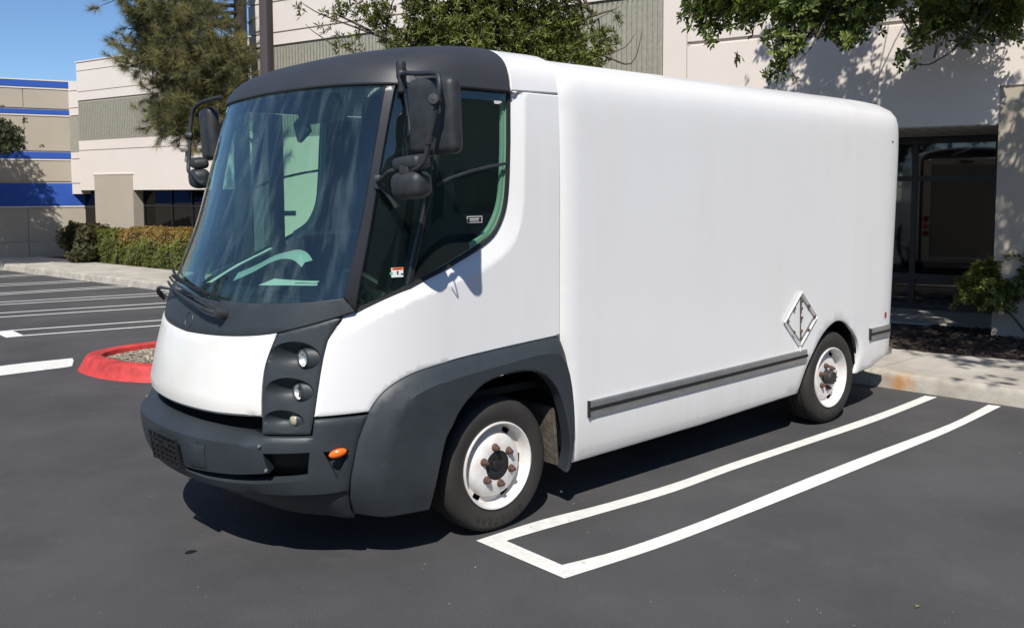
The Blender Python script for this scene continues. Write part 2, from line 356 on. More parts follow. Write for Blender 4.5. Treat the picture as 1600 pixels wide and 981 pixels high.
def patch(name, polys, mt, parent, S=S_cab, off=0., thick=.02, h=.035, disp=None, lines=(), holes=(), mirror=False, both=False, rnd_edge=.004, inset=.0015, scl=SCL, smooth=32):
    """a body panel: outline(s) on the surface parameters, filled, offset, given thickness and a soft edge"""
    if not isinstance(polys[0][0], (tuple, list, np.ndarray)): polys = [polys]
    VV, FF = [], []
    for poly in polys:
        P = np.array(poly, float)*[scl, 1]
        area = .5*np.sum(P[:, 0]*np.roll(P[:, 1], -1)-np.roll(P[:, 0], -1)*P[:, 1])
        if area < 0: P = P[::-1]
        R = resample(P, h)
        d = np.roll(R, -1, 0)-np.roll(R, 1, 0); nn = np.stack([-d[:, 1], d[:, 0]], 1); nn /= np.maximum(np.linalg.norm(nn, axis=1), 1e-9)[:, None]
        outer = R+nn*inset; inner = R+nn*(inset+rnd_edge*1.6)
        n = len(R); pts = [*outer, *inner]; edges = [(i, (i+1) % n) for i in range(n)]+[(n+i, n+(i+1) % n) for i in range(n)]
        for Ln in [*lines, *[list(hh)+[hh[0]] for hh in holes]]:
            q = resample(np.array(Ln, float)*[scl, 1], h, False); q = q[inside(q, outer) | True]
            b0 = len(pts); pts += list(q); edges += [(b0+i, b0+i+1) for i in range(len(q)-1)]
        mn, mx = R.min(0), R.max(0)
        gx, gy = np.meshgrid(np.arange(mn[0]+h/2, mx[0], h), np.arange(mn[1]+h/2, mx[1], h*.9)); gx[1::2] += h/2
        G = np.stack([gx.ravel(), gy.ravel()], 1); G = G[inside(G, R)]
        if len(G): G = G[seg_dist(G, np.vstack([inner, inner[:1]])) > h*.45]
        for Ln in [*lines, *holes]:
            if len(G): G = G[seg_dist(G, np.array(Ln, float)*[scl, 1]) > h*.35]
        pts += list(G)
        ov, oe, of, orig, _, _ = delaunay_2d_cdt([Vector((float(a), float(b))) for a, b in pts], edges, [], 0, 1e-6)
        Q = np.array([(v.x, v.y) for v in ov]); T = np.array([tuple(f) for f in of if len(f) == 3])
        cen = Q[T].mean(1); keep = inside(cen, outer)
        for hh in holes: keep &= ~inside(cen, np.array(hh, float)*[scl, 1])
        T = T[keep]; isout = np.array([any(k < n for k in o) for o in orig])
        tv = Q/[scl, 1]; base = S(tv[:, 0], tv[:, 1]); nr = normals(S, tv[:, 0], tv[:, 1])
        D = np.full(len(Q), off, float)
        if disp is not None: D += disp(tv)
        Fv = base+nr*(D-np.where(isout, rnd_edge, 0))[:, None]; Bv = base+nr*(D-thick)[:, None]
        # orientation
        a, b, c = Fv[T[0]]; 
        if np.cross(b-a, c-a)@nr[T[0][0]] < 0: T = T[:, ::-1]
        cnt = {}
        for f in T:
            for k in range(3): e = (f[k], f[(k+1) % 3]); cnt[e] = 1
        bd = [e for e in cnt if (e[1], e[0]) not in cnt]; N0 = len(Q)
        F = [tuple(f) for f in T]+[tuple(int(x)+N0 for x in f[::-1]) for f in T]+[(e[1], e[0], e[0]+N0, e[1]+N0) for e in bd]
        V = np.vstack([Fv, Bv]); sets = [(V, F)]
        Vm = V*[1, -1, 1]; Fm = [tuple(reversed(f)) for f in F]
        if mirror: sets = [(Vm, Fm)]
        if both: sets = [(V, F), (Vm, Fm)]
        for V_, F_ in sets:
            b0 = sum(len(x) for x in VV); VV.append(V_); FF += [tuple(int(i)+b0 for i in f) for f in F_]
    V = np.vstack(VV); used = sorted({i for f in FF for i in f}); mp = {o: i for i, o in enumerate(used)}
    return mesh(name, V[used], [tuple(mp[i] for i in f) for f in FF], mt, parent, smooth)
def on(S, t, v, off=0.):
    t = np.array([t], float); v = np.array([v], float); n = normals(S, t, v)[0]; return Vector(S(t, v)[0]+n*off), Vector(n)
def mir(L): return [(2-a, b) for a, b in L]
# ------------------------------------------------------------------ outlines on the cab
PIL_IN = [(.419, 1.386), (.421, 1.548), (.418, 1.696), (.416, 1.89), (.414, 2.116), (.414, 2.384)]
PIL_OUT = [(.363, 1.325), (.366, 1.488), (.367, 1.666), (.366, 1.875), (.361, 2.131), (.352, 2.384)]
WIN = [(.362, 1.32), (.15, 1.422), (-.01, 1.498)]+[tuple(q) for q in catmull([(-.263, 1.585), (-.396, 1.65), (-.476, 1.741), (-.514, 1.84), (-.528, 1.972)], 4)]+[(-.531, 2.137), (-.524, 2.384)]
CREASE = [(.442, 1.184), (.302, 1.281), (.145, 1.358), (-.014, 1.415)]+[tuple(q) for q in catmull([(-.279, 1.472), (-.444, 1.537), (-.553, 1.606), (-.614, 1.705), (-.641, 1.839)], 4)]+[(-.645, 2.14), (-.645, 2.39)]
DFRONT = [(.406, 1.301), (.443, 1.19), (.448, 1.122), (.453, 1.029), (.460, .838)]
ELEFT = [tuple(q) for q in catmull([(.627, 1.222), (.640, 1.127), (.646, 1.045), (.641, .937), (.632, .84), (.626, .758)], 3)]
COWLB = [tuple(q) for q in catmull([(.406, 1.301), (.627, 1.222), (.796, 1.190), (1.0, 1.172)], 5)]
SEAM = [(.282, .84), (.318, .712), (.344, .587), (.365, .468), (.392, .338)]
FOUT = [tuple(q) for q in catmull([(.281, .846), (.255, .9), (.218, .947), (.157, .991), (.074, 1.02), (-.079, 1.041), (-.475, 1.063), (-.93, 1.082)], 4)]+[(-.985, 1.06), (-1.027, .99), (-1.065, .88), (-1.095, .758), (-1.115, .574), (-1.125, .351), (-1.115, .325), (-1.065, .312)]
FIN = [tuple(q) for q in catmull([(-1.045, .316), (-1.045, .444), (-1.009, .59), (-.953, .73), (-.88, .828), (-.76, .904), (-.587, .935), (-.419, .931), (-.268, .908), (-.153, .856), (-.06, .792), (.008, .706), (.035, .617), (.051, .518), (.084, .30)], 3)]
FCR = [tuple(q) for q in catmull([(.270, .28), (.248, .532), (.224, .698), (.198, .8), (.154, .884), (.109, .922), (-.003, .955), (-.393, .985), (-.837, 1.006), (-.99, .93), (-1.06, .7), (-1.08, .33)], 3)]
def t_at_x(x, v):
    lo, hi = -1.0, 1.0
    for _ in range(40):
        mdl = (lo+hi)/2
        if S_cab([mdl], [v])[0, 0] < x: lo = mdl
        else: hi = mdl
    return (lo+hi)/2
# ==================================================================== THE TRUCK
TR = tag(empty('box_truck'), 'white walk-in box truck with charcoal cab roof and dark grey bumper, parked on the asphalt', 'truck')
# --- header cap and white roof fairing
hv = [2.392, 2.44, 2.48, 2.52, 2.56, 2.60, 2.64, 2.68, 2.72, 2.77, 2.82, 2.86]
rear = [(t_at_x(.058, v), v) for v in hv]; rearw = [(t_at_x(.050, v), v) for v in hv]
topv = 2.885
low = [(-.52, 2.386), (.35, 2.384), (.756, 2.396), (1.0, 2.402), (1.244, 2.396), (1.65, 2.384), (2.52, 2.386)]
patch('roof_cap', low+mir(rear)[0:]+[(1.0, topv)]+rear[::-1], M_cap, TR, thick=.05, h=.045, off=.004)
patch('roof_fairing', [(-.985, 2.400)]+rearw+[(1.0, topv+.01)]+mir(rearw)[::-1]+[(2.985, 2.400), (2.985, 2.99), (1.0, 2.99), (-.985, 2.99)], M_white, TR, thick=.03, h=.045)
# --- white cab side panels with the chamfer round the window
WP = np.array(WIN)*[SCL, 1]; CP = np.array(CREASE)*[SCL, 1]; band = np.array([(.406, 1.301)]+CREASE+WIN[::-1])
def side_disp(tv):
    q = tv*[SCL, 1]; dw = seg_dist(q, WP); dc = seg_dist(q, CP); ins = inside(tv, band) | (dw < 1e-3)
    return np.where(ins, -.036*(1-dw/np.maximum(dw+dc, 1e-6)), 0)
side_poly = [(.362, 1.318)]+WIN[1:]+[(-.524, 2.394), (-.985, 2.394), (-.985, 1.09)]+FOUT[:29][::-1]+DFRONT[::-1]
for mr in (False, True):
    patch('side_panel', side_poly, M_white, TR, thick=.05, h=.02, disp=side_disp, lines=[CREASE[1:-1]], mirror=mr)
    patch('a_pillar', PIL_IN+PIL_OUT[::-1], M_pillar, TR, thick=.05, off=-.002, mirror=mr)
    gw = [(a, b) for a, b in PIL_OUT]+[(-.524, 2.384)]+WIN[::-1]
    patch('side_window', PIL_OUT[::-1]+WIN[1:]+[(-.524, 2.384)], M_sg, TR, thick=.004, off=-.034, h=.09, rnd_edge=0, mirror=mr, smooth=60)
    # rubber seal and light inner trim round the opening
    pts = [on(S_cab, a, b, -.034)[0] for a, b in WIN]
    if mr: pts = [Vector((p.x, -p.y, p.z)) for p in pts]
    tube('window_seal', pts, .013, M_black, TR, seg=6)
    WI = np.array(WIN[3:]); cen = np.array([-.1, 2.1]); inn = [tuple(a+(cen-a)*np.array([.065, .06])) for a in WI]
    patch('inner_trim', [tuple(a) for a in WI]+inn[::-1], M_intw, TR, thick=.02, off=-.062, h=.06, mirror=mr)
    DIV = [(.15, 1.430), (.132, 1.593), (.104, 1.782), (.060, 1.95), (.03, 2.384)]
    patch('window_divider', [(a-.012, b) for a, b in DIV]+[(a+.016, b) for a, b in DIV][::-1], M_pillar, TR, thick=.02, off=-.030, h=.06, mirror=mr)
    BAR = [(.056, 1.905), (-.03, 1.94), (-.194, 1.975), (-.36, 2.002), (-.525, 2.022)]
    patch('window_bar', [(a, b-.008) for a, b in BAR]+[(a, b+.008) for a, b in BAR][::-1], M_mirror, TR, thick=.014, off=-.027, h=.05, mirror=mr, rnd_edge=.002, inset=0)
    patch('door_trim', [(-.96, .9), (-.96, 1.6)]+[(a-.01, b-.012) for a, b in WIN[::-1] if b < 1.60]+[(.40, .9)], M_dash, TR, thick=.01, off=-.068, h=.08, mirror=mr)
    patch('quarter_trim', [(-.96, 1.61), (-.96, 2.36), (-.545, 2.36)]+[(a-.02, b) for a, b in WIN[::-1] if b > 1.61], M_dash, TR, thick=.01, off=-.068, h=.08, mirror=mr)
# --- windscreen
wsb = [(.419, 1.386), (.56, 1.366), (.73, 1.353), (1.0, 1.348)]
wst = [(.414, 2.384), (.756, 2.394), (1.0, 2.400)]
patch('windscreen', wsb+mir(wsb)[::-1][1:]+mir(wst)[:-1]+wst[::-1], M_ws, TR, thick=.005, off=-.010, h=.06, rnd_edge=0, smooth=60)
# --- cowl
cb = [(.363, 1.322)]+COWLB
patch('cowl', cb+mir(cb)[::-1][1:]+[(2-.419, 1.386)]+mir(wsb)[1:]+wsb[::-1][1:], M_dark, TR, thick=.03)
# --- bonnet nose
eltop = [q for q in ELEFT if q[1] > .836]; cbn = [q for q in COWLB if q[0] > .63]
nose = [(.629, 1.221)]+cbn+mir(cbn)[::-1][1:]+[(2-.629, 1.221)]+mir(eltop)[1:]+[(2-.632, .836), (1.2, .826), (1.0, .822), (.8, .826), (.632, .836)]+eltop[::-1][:-1]
def nose_disp(tv):
    return .006-.022*np.clip((.87-tv[:, 1])/.05, 0, 1)**2
patch('bonnet', nose, M_nose, TR, thick=.05, disp=nose_disp, rnd_edge=.006)
# --- lamp panels with scooped recesses and bullet lamp housings
pods = [(.548, 1.107, .094, .078, .040), (.549, .952, .084, .068, .038), (.557, .820, .068, .052, .027)]
def epoly(c, a, b, n=28): return [(c[0]+a*math.cos(2*math.pi*k/n), c[1]+b*math.sin(2*math.pi*k/n)+.10*a*math.cos(2*math.pi*k/n)) for k in range(n)]
def lamp_disp(tv):
    d = np.zeros(len(tv))
    for (pt, pv, a, b, r) in pods:
        x = (tv[:, 0]-pt)/a; y = (tv[:, 1]-pv-.10*(tv[:, 0]-pt))/b; e = np.sqrt(x*x+y*y)
        prof = np.clip(1-e*e, 0, 1)
        d -= np.where(e < 1, prof*(.075*a/.09), 0)
    return d
lp = [(.460, .838), (.468, .757), (.626, .757)]+ELEFT[::-1][1:]+[(.627, 1.218)]+[q for q in COWLB if .41 < q[0] < .62][::-1]+[(.409, 1.294)]+DFRONT[1:-1]
for mr in (False, True):
    P = patch('lamp_panel', lp, M_dark, TR, thick=.05, h=.014, disp=lamp_disp, mirror=mr, lines=[epoly((a, b), c*f_, d*f_, 40)+[epoly((a, b), c*f_, d*f_, 40)[0]] for a, b, c, d, _ in pods for f_ in (1.0, .86, .70)], smooth=45)
    for i, (pt, pv, a, b, r) in enumerate(pods):
        q, n = on(S_cab, pt-.022, pv, -.036)
        tg_ = on(S_cab, pt-.06, pv)[0]-on(S_cab, pt, pv)[0]; tg_.normalize(); tg_ = (tg_-n*.10).normalized()
        sg = -1 if mr else 1
        q = Vector((q.x, q.y*sg, q.z)); axd = Vector((1, .10*sg, .02)).normalized()
        back = Vector((tg_.x, tg_.y*sg, 0)).normalized()
        # housing: oval rings shrinking outboard and back
        V, F = [], []; seg = 24; rings = [(0, 1.0), (.02, 1.06), (.045, 1.0), (.07, .80), (.09, .5), (.10, .1)]
        Yv = axd.cross(Vector((0, 0, 1))).normalized(); Zv = Yv.cross(axd)
        for s, k in rings:
            cc = q+back*s*(r/.036)
            for j in range(seg):
                th = 2*math.pi*j/seg; V.append(cc+(Yv*math.cos(th)*r*1.08+Zv*math.sin(th)*r*1.22)*k)
        for i2 in range(len(rings)-1):
            for j in range(seg): F.append((i2*seg+j, i2*seg+(j+1) % seg, (i2+1)*seg+(j+1) % seg, (i2+1)*seg+j))
        mesh('lamp_housing', V, F, M_dark, P, 60)
        if i < 2:
            lathe('reflector', [(.001, -.030), (r*.35, -.028), (r*.75, -.016), (r*.95, .0)], M_chrome, P, q, ax=axd, seg=20)
            lathe('bulb', [(.001, -.004), (r*.2, -.008), (r*.26, -.028)], M_lens, P, q, ax=axd, seg=12)
            hl = lathe('headlight', [(.001, .012), (r*.4, .010), (r*.75, .005), (r*.98, -.002)], M_lens, P, q, ax=axd, seg=24)
            lathe('lamp_ring', [(r*.92, -.004), (r*.96, .006), (r*1.1, .004), (r*1.12, -.01)], M_dark, P, q, ax=axd, seg=24)
        else:
            lathe('fog_light', [(.001, .010), (r*.5, .008), (r*.85, .002), (r*1.02, -.006)], M_amberl, P, q, ax=axd, seg=20)
# --- black shell behind the panel gaps
arch_hole = [(a*1.0, b) for a, b in FIN]
und = [(-1.10, .34), (-1.10, 1.06), (-.9, 1.12), (.30, 1.26), (.43, 1.30), (.7, 1.26), (1.0, 1.26)]
und2 = [(.10, .40)]
shell = [(-.9, 1.12), (.30, 1.25), (.55, 1.28), (.8, 1.28), (1.0, 1.28), (1.2, 1.28), (1.45, 1.28), (1.7, 1.25), (2.9, 1.12), (2.97, .98), (2.4, .98), (2.05, .90), (1.93, .8), (1.9, .46), (1.4, .46), (1.0, .47), (.6, .46), (.10, .46), (.07, .8), (-.05, .90), (-.4, .98), (-.97, .98)]
patch('inner_shell', shell, M_inner, TR, thick=.01, off=-.085, h=.08)
# --- bumper
def bump_disp(tv):
    t, v = tv[:, 0], tv[:, 1]; tt = np.where(t > 1, 2-t, t)
    k = np.clip((tt-.285)/.16, 0, 1); k = k*k*(3-2*k)
    d = .004+.034*k
    d -= .006*np.clip((v-.70)/.05, 0, 1)**2*k*np.where(tt > .46, 1, .3)   # soft top roll
    d -= .088*np.clip((v-.712)/.062, 0, 1)*np.clip((tt-.60)/.10, 0, 1)
    d -= .035*np.clip((.49-v)/.012, 0, 1)*np.clip((tt-.3)/.2, .25, 1)      # step under the face
    return d
btop = [(.284, .832), (.458, .830), (.462, .752), (.622, .751), (.70, .762), (.84, .772), (1.0, .775)]
bbot_ = [(.40, .318), (.55, .318), (.72, .305), (.76, .34), (.82, .39), (.90, .41), (1.0, .415)]
bl = [(.318, .712), (.344, .587), (.365, .468)]
scoop = [(.612, .680), (.470, .686), (.485, .562), (.55, .551), (.663, .536), (.826, .530), (.905, .538), (.909, .556), (.825, .563), (.708, .573), (.60, .590)]
mtri = [(.430, .686), (.348, .680), (.393, .548)]
bpoly = btop+mir(btop)[::-1][1:]+mir(bl)[0:]+mir(bbot_)+bbot_[::-1][1:]+bl[::-1]
BP = patch('bumper', bpoly, M_dark, TR, thick=.06, h=.028, disp=bump_disp, lines=[[(.62, .712), (.84, .712), (1.0, .712), (1.16, .712), (1.38, .712)], [(.37, .492), (.62, .490), (.84, .478), (1.0, .474), (1.16, .478), (1.38, .490), (1.63, .492)], [(.38, .478), (.62, .476), (.84, .464), (1.0, .460), (1.16, .464), (1.38, .476), (1.62, .478)]], holes=[scoop, mir(scoop), mtri, mir(mtri)], rnd_edge=.006, smooth=40)
for mr in (False, True):
    patch('bumper_scoop', [(.63, .70), (.45, .70), (.46, .52), (.93, .50), (.93, .58), (.70, .60)], M_black, BP, thick=.01, off=-.075, h=.05, mirror=mr, disp=lambda tv: .045*np.clip((tv[:, 0]-.50)/.12, 0, 1)*np.clip((tv[:, 1]-.52)/.1, 0, 1)-.0)  # lining coloured black to stand in for the shade inside the scoop
    def md(tv): return .03*np.clip((.54-tv[:, 1])/.02, 0, 1)+.012-.045*np.clip(1-np.abs(tv[:, 0]-.39)/.06, 0, 1)*np.clip((tv[:, 1]-.54)/.1, 0, 1)
    patch('marker_recess', [(.44, .70), (.338, .70), (.385, .53), (.40, .53)], M_dark, BP, thick=.01, off=-.012, h=.02, mirror=mr)
    q, n = on(S_cab, .386, .676, .040); sg = -1 if mr else 1
    bm = bmesh.new(); bmesh.ops.create_uvsphere(bm, u_segments=24, v_segments=12, radius=1)
    bmesh.ops.scale(bm, vec=(.043, .016, .0205), verts=bm.verts)
    tang = Vector((-n.y, n.x, 0)).normalized(); ang = math.atan2(tang.y, tang.x)
    bmesh.ops.rotate(bm, cent=(0, 0, 0), matrix=Matrix.Rotation(math.radians(-14), 3, 'Y'), verts=bm.verts)
    bmesh.ops.rotate(bm, cent=(0, 0, 0), matrix=Matrix.Rotation(ang, 3, 'Z'), verts=bm.verts); bmesh.ops.translate(bm, vec=q, verts=bm.verts)
    if mr: bmesh.ops.scale(bm, vec=(1, -1, 1), verts=bm.verts)
    from_bm('marker_light', bm, M_orange, BP, 60)
def bolt(t, v, off=.045, r=.009, mt=M_silver, nm='bolt', par=None):
    q, n = on(S_cab, t, v, off); lathe(nm, [(.001, .006), (r*.6, .005), (r, .0), (r, -.008)], mt, par or BP, q, ax=n, seg=10)
bolt(.620, .712); bolt(.606, .604); bolt(1.380, .712); bolt(1.394, .604); bolt(.83, .695, .036, .007, M_black); bolt(.828, .586, .036, .008, M_black)
# licence plate holder: open lattice frame, no plate
q, n = on(S_cab, .962, .625, .056); tangp = Vector((-n.y, n.x, 0)).normalized(); upv = n.cross(tangp) if n.cross(tangp).z > 0 else -n.cross(tangp)
Rm = Matrix((tangp, -n, upv)).transposed()
bm = bmesh.new()
def lb(cx, cz, sx, sz, sy=.008, r_=0): bm_box(bm, q+Rm@Vector((cx, 0, cz)), (sx, sy, sz), rot=(Rm @ Matrix.Rotation(r_, 3, 'Y')).to_3x3())
lb(0, .072, .30, .008, .012); lb(0, -.072, .30, .008, .012); lb(.148, 0, .008, .15, .012); lb(-.148, 0, .008, .15, .012)
for cz in (-.045, -.018, .012, .040): lb(0, cz, .28, .006)
for k, cx in enumerate((-.10, -.05, 0, .05, .10)): lb(cx, 0, .006, .13, .010)
for k in range(4): lb(-.105+.07*k, .02*(-1)**k, .055, .007, .012, .5*(-1)**k)
from_bm('plate_holder', bm, M_black, BP)
patch('cover_flap', [(.866, .680), (.803, .686), (.808, .580), (.872, .572)], M_dark, BP, off=.043, thick=.006, h=.04, rnd_edge=.001)
# --- fenders
FC = np.array(FCR)*[SCL, 1]; FO = np.array(FOUT)*[SCL, 1]; fb = np.array(FOUT+FCR[::-1])
FOF = np.array([(.392, .338), (.365, .468), (.344, .587), (.318, .712), (.281, .846)]+FOUT)*[SCL, 1]
fbp = np.array([(.392, .338), (.365, .468), (.344, .587), (.318, .712)]+FOUT+FCR[::-1])
def fend_disp(tv):
    q = tv*[SCL, 1]; do = seg_dist(q, FOF); dc = seg_dist(q, FC); ins = inside(tv, fbp) | (do < 2e-3)
    s = np.where(ins, do/np.maximum(do+dc, 1e-6), 1.)
    return .003+.046*s
fpoly = SEAM[::-1]+FOUT+FIN[:-1]+[(.082, .325)]
for mr in (False, True):
    Fd = patch('fender', fpoly, M_dark, TR, thick=.075, disp=fend_disp, lines=[FCR[2:-2]], mirror=mr, h=.028, rnd_edge=.006, smooth=24)
    sg = -1 if mr else 1
    q, n = on(S_cab, -.39, .948, .044)
    box('fender_badge', (q.x, q.y*sg, q.z), (.042, .004, .030), M_sticker, Fd, rot=rotm(0, 0, 0))
    # wheel well liner and mud flap
    V, F = [], []; k = 18
    for i in range(k+1):
        a = math.pi*(-.01+1.02*i/k); 
        for yy in (.56, 1.0): V.append((-.005+.455*math.cos(a)*1.08, -.182+yy*sg, .40+.57*math.sin(a)))
    for i in range(k): F.append((2*i, 2*i+1, 2*i+3, 2*i+2))
    c0 = len(V); V.append((-.005, -.182+.56*sg, .40)); F += [(2*i, 2*i+2, c0) for i in range(k)]
    mesh('wheel_well', V, F, M_inner, TR, 60)
    tb = bmesh.new(); bm_box(tb, (-.325, .78*sg, .50), (.02, .30, .34), rot=rotm(0, .10, 0), r=.004, seg=1)
    from_bm('mud_flap', tb, M_dirtfl, TR)
# --- box body (one moulded shell) with rear wheel cut-outs
ARCH = [tuple(q) for q in catmull([(-2.755, .385), (-2.831, .545), (-2.942, .674), (-3.056, .783), (-3.192, .856), (-3.306, .875), (-3.435, .837), (-3.539, .746), (-3.590, .637), (-3.590, .535), (-3.565, .425)], 3)]
def X2u(x): return -3.5-x
bp = [(X2u(-.29), 2.99), (X2u(-.29), 1.075), (X2u(-.345), .95), (X2u(-.378), .765), (X2u(-.398), .58), (X2u(-.402), .337)]
bp += [(X2u(-1.6), .350)]+[(X2u(x), z) for x, z in ARCH]+[(X2u(-3.565), .420), (X2u(-3.80), .432), (.35, .455), (.6, .50), (1.0, .52), (1.0, 2.99)]
bp = bp[::-1]
BX = patch('box_body', bp, M_white, TR, S=S_box, both=True, thick=.03, h=.06, scl=1.0, lines=[[(X2u(-.44), .4), (X2u(-.44), 2.9)], [(X2u(-3.5), .5), (X2u(-3.5), 2.5)]], smooth=40, rnd_edge=.008, inset=0)
sp = [on(S_box, X2u(x), z, .0)[0] for x, z in ((-.288, 2.40), (-.288, 2.2), (-.288, 1.8), (-.288, 1.4), (-.288, 1.08))]
tube('seam_seal', sp, .006, mat('seal_cream', (.50, .47, .34), .7), TR, seg=6)
# rear face: frame, roll-up door, lamps, step bumper
bm = bmesh.new()
for sy in (-1, 1): bm_box(bm, (-4.355, sy*.76, 1.48), (.05, .14, 1.92), r=.01, seg=1)
bm_box(bm, (-4.35, 0, 2.40), (.05, 1.40, .12), r=.01, seg=1); bm_box(bm, (-4.35, 0, .56), (.05, 1.60, .12), r=.01, seg=1)
from_bm('rear_frame', bm, M_white, TR, 40)
box('roll_up_door', (-4.335, 0, 1.52), (.03, 1.36, 1.82), M_door, TR, r=.004, seg=1)
for sy in (-1, 1):
    for z in (1.05, 1.19, 1.33): lathe('tail_light', [(.001, .02), (.035, .018), (.05, .008), (.055, 0)], M_red if z != 1.19 else M_orange, TR, (-4.382, sy*.765, z), ax=(-1, 0, 0), seg=16)
box('rear_lamp', (-4.40, -.1, 2.40), (.06, .22, .06), M_fix, TR, r=.01, seg=1)
box('rear_step', (-4.53, 0, .46), (.22, 1.56, .07), M_silver, TR, r=.012, seg=2)
# rub strips
def strip(x0, z0, x1, z1, u0=None, mr=False):
    if u0 is None: a, b = X2u(x0), X2u(x1)
    else: a, b = u0
    hh = .046
    p = [(a, z0-hh), (a, z0+hh), (b, z1+hh), (b, z1-hh)]
    R_ = patch('rub_strip', p, M_silver, TR, S=S_box, off=.020, thick=.024, h=.05, scl=1, mirror=mr, rnd_edge=.006, inset=0)
    hh = .010
    p = [(a, z0-hh), (a, z0+hh), (b, z1+hh), (b, z1-hh)]
    patch('rub_insert', p, M_black, R_, S=S_box, off=.024, thick=.008, h=.05, scl=1, mirror=mr, rnd_edge=.001, inset=0)
    cap = on(S_box, a, z0, .004)[0]
    box('strip_end', (cap.x+.004, (cap.y)*(-1 if mr else 1), z0), (.008, .032, .094), M_black, R_)
for mr in (False, True):
    strip(-.512, .640, -2.82, .667, mr=mr); strip(0, .716, 0, .715, u0=(X2u(-3.715), .62), mr=mr)
q, n = on(S_box, .50, .845, .004)
box('side_marker', q, (.030, .006, .045), M_red, TR, rot=rotm(0, 0, math.atan2(n.y, n.x)-math.pi/2), r=.002, seg=1)
lathe('roof_vent_plug', [(.001, .004), (.010, .003), (.012, 0)], M_black, TR, on(S_box, .52, 2.27, .001)[0], ax=on(S_box, .52, 2.27)[1], seg=8)
# placard frame (diamond)
C0 = Vector((-2.728, 1.0, .945)); hw, hh = .215, .195
pl = tube('placard_frame', [C0+Vector((0, .016, hh)), C0+Vector((-hw, .016, 0)), C0+Vector((0, .016, -hh)), C0+Vector((hw, .016, 0)), C0+Vector((0.004, .016, hh))], .0085, M_white, TR, seg=6)
inn = [(.004, hh*.84), (-hw*.84, 0), (0, -hh*.84), (hw*.84, 0), (.004, hh*.84)]
for a, b in zip(inn[:-1], inn[1:]): tube('frame_rail', [C0+Vector((a[0], .010, a[1])), C0+Vector((b[0], .010, b[1]))], .0036, M_silver, pl, seg=5)
mesh('placard_plate', [C0+Vector((x, .006, z)) for x, z in ((0, hh*.82), (-hw*.82, 0), (0, -hh*.82), (hw*.82, 0))], [(0, 1, 2, 3)], M_white, pl)
tube('centre_hinge', [C0+Vector((.01, .014, hh*.78)), C0+Vector((.0, .014, -hh*.78))], .0038, M_hubr, pl, seg=5)
for x, z in ((-.5, .5), (.5, .5), (-.5, -.5), (.5, -.5), (.92, 0), (-.92, 0), (.02, .45), (0, .05), (0, -.5), (.02, .75), (.02, -.8)):
    box('clip', C0+Vector((x*hw*.9, .020, z*hh*.9)), (.022, .012, .022), M_rust, pl, rot=rotm(0, .78 if abs(x) > .1 else 0, 0), r=.003, seg=1)
tube('drain_tube', [C0+Vector((0, .012, -hh)), C0+Vector((0, .012, -hh-.045))], .008, M_rim, pl, seg=6)
# --- wheels
TRP = [(.235, -.012), (.262, .002), (.30, .010), (.335, .006), (.357, -.010), (.368, -.028), (.372, -.045)]
groove = []
for gy in (-.065, -.10, -.135, -.17): groove += [(.372, gy+.006), (.362, gy+.004), (.362, gy-.004), (.372, gy-.006)]
TYP = TRP+groove+[(.370, -.195), (.357, -.21), (.30, -.225), (.24, -.21)]
def letters(txt, r, y0, sg, x0, zc, par, a0, size):
    bm = bmesh.new()
    for i, ch in enumerate(txt):
        cu = bpy.data.curves.new('t', 'FONT'); cu.body = ch; cu.size = size; cu.align_x = 'CENTER'; cu.align_y = 'CENTER'; cu.extrude = .0015; cu.resolution_u = 2
        ob = bpy.data.objects.new('t', cu); COL.objects.link(ob); dg = bpy.context.evaluated_depsgraph_get()
        me = bpy.data.meshes.new_from_object(ob.evaluated_get(dg)); a = a0+(i-(len(txt)-1)/2)*size*.95/r
        # text plane x->tangent, y->radially inwards/outwards; lies in the xz plane facing +y
        T = Matrix.Translation((x0, y0*sg, zc)) @ Matrix.Rotation(-a if sg > 0 else -a, 4, 'Y')
        for v in me.vertices:
            # upright letter at the bottom of the tyre: top of letter towards the hub
            p = Vector((v.co.x*sg, v.co.z*sg, -r-v.co.y)); v.co = T @ p
        bm.from_mesh(me); bpy.data.objects.remove(ob); bpy.data.meshes.remove(me); bpy.data.curves.remove(cu)
    bmesh.ops.triangulate(bm, faces=bm.faces[:])
    return tag(from_bm('tyre_lettering', bm, M_text, par), kind='stuff')
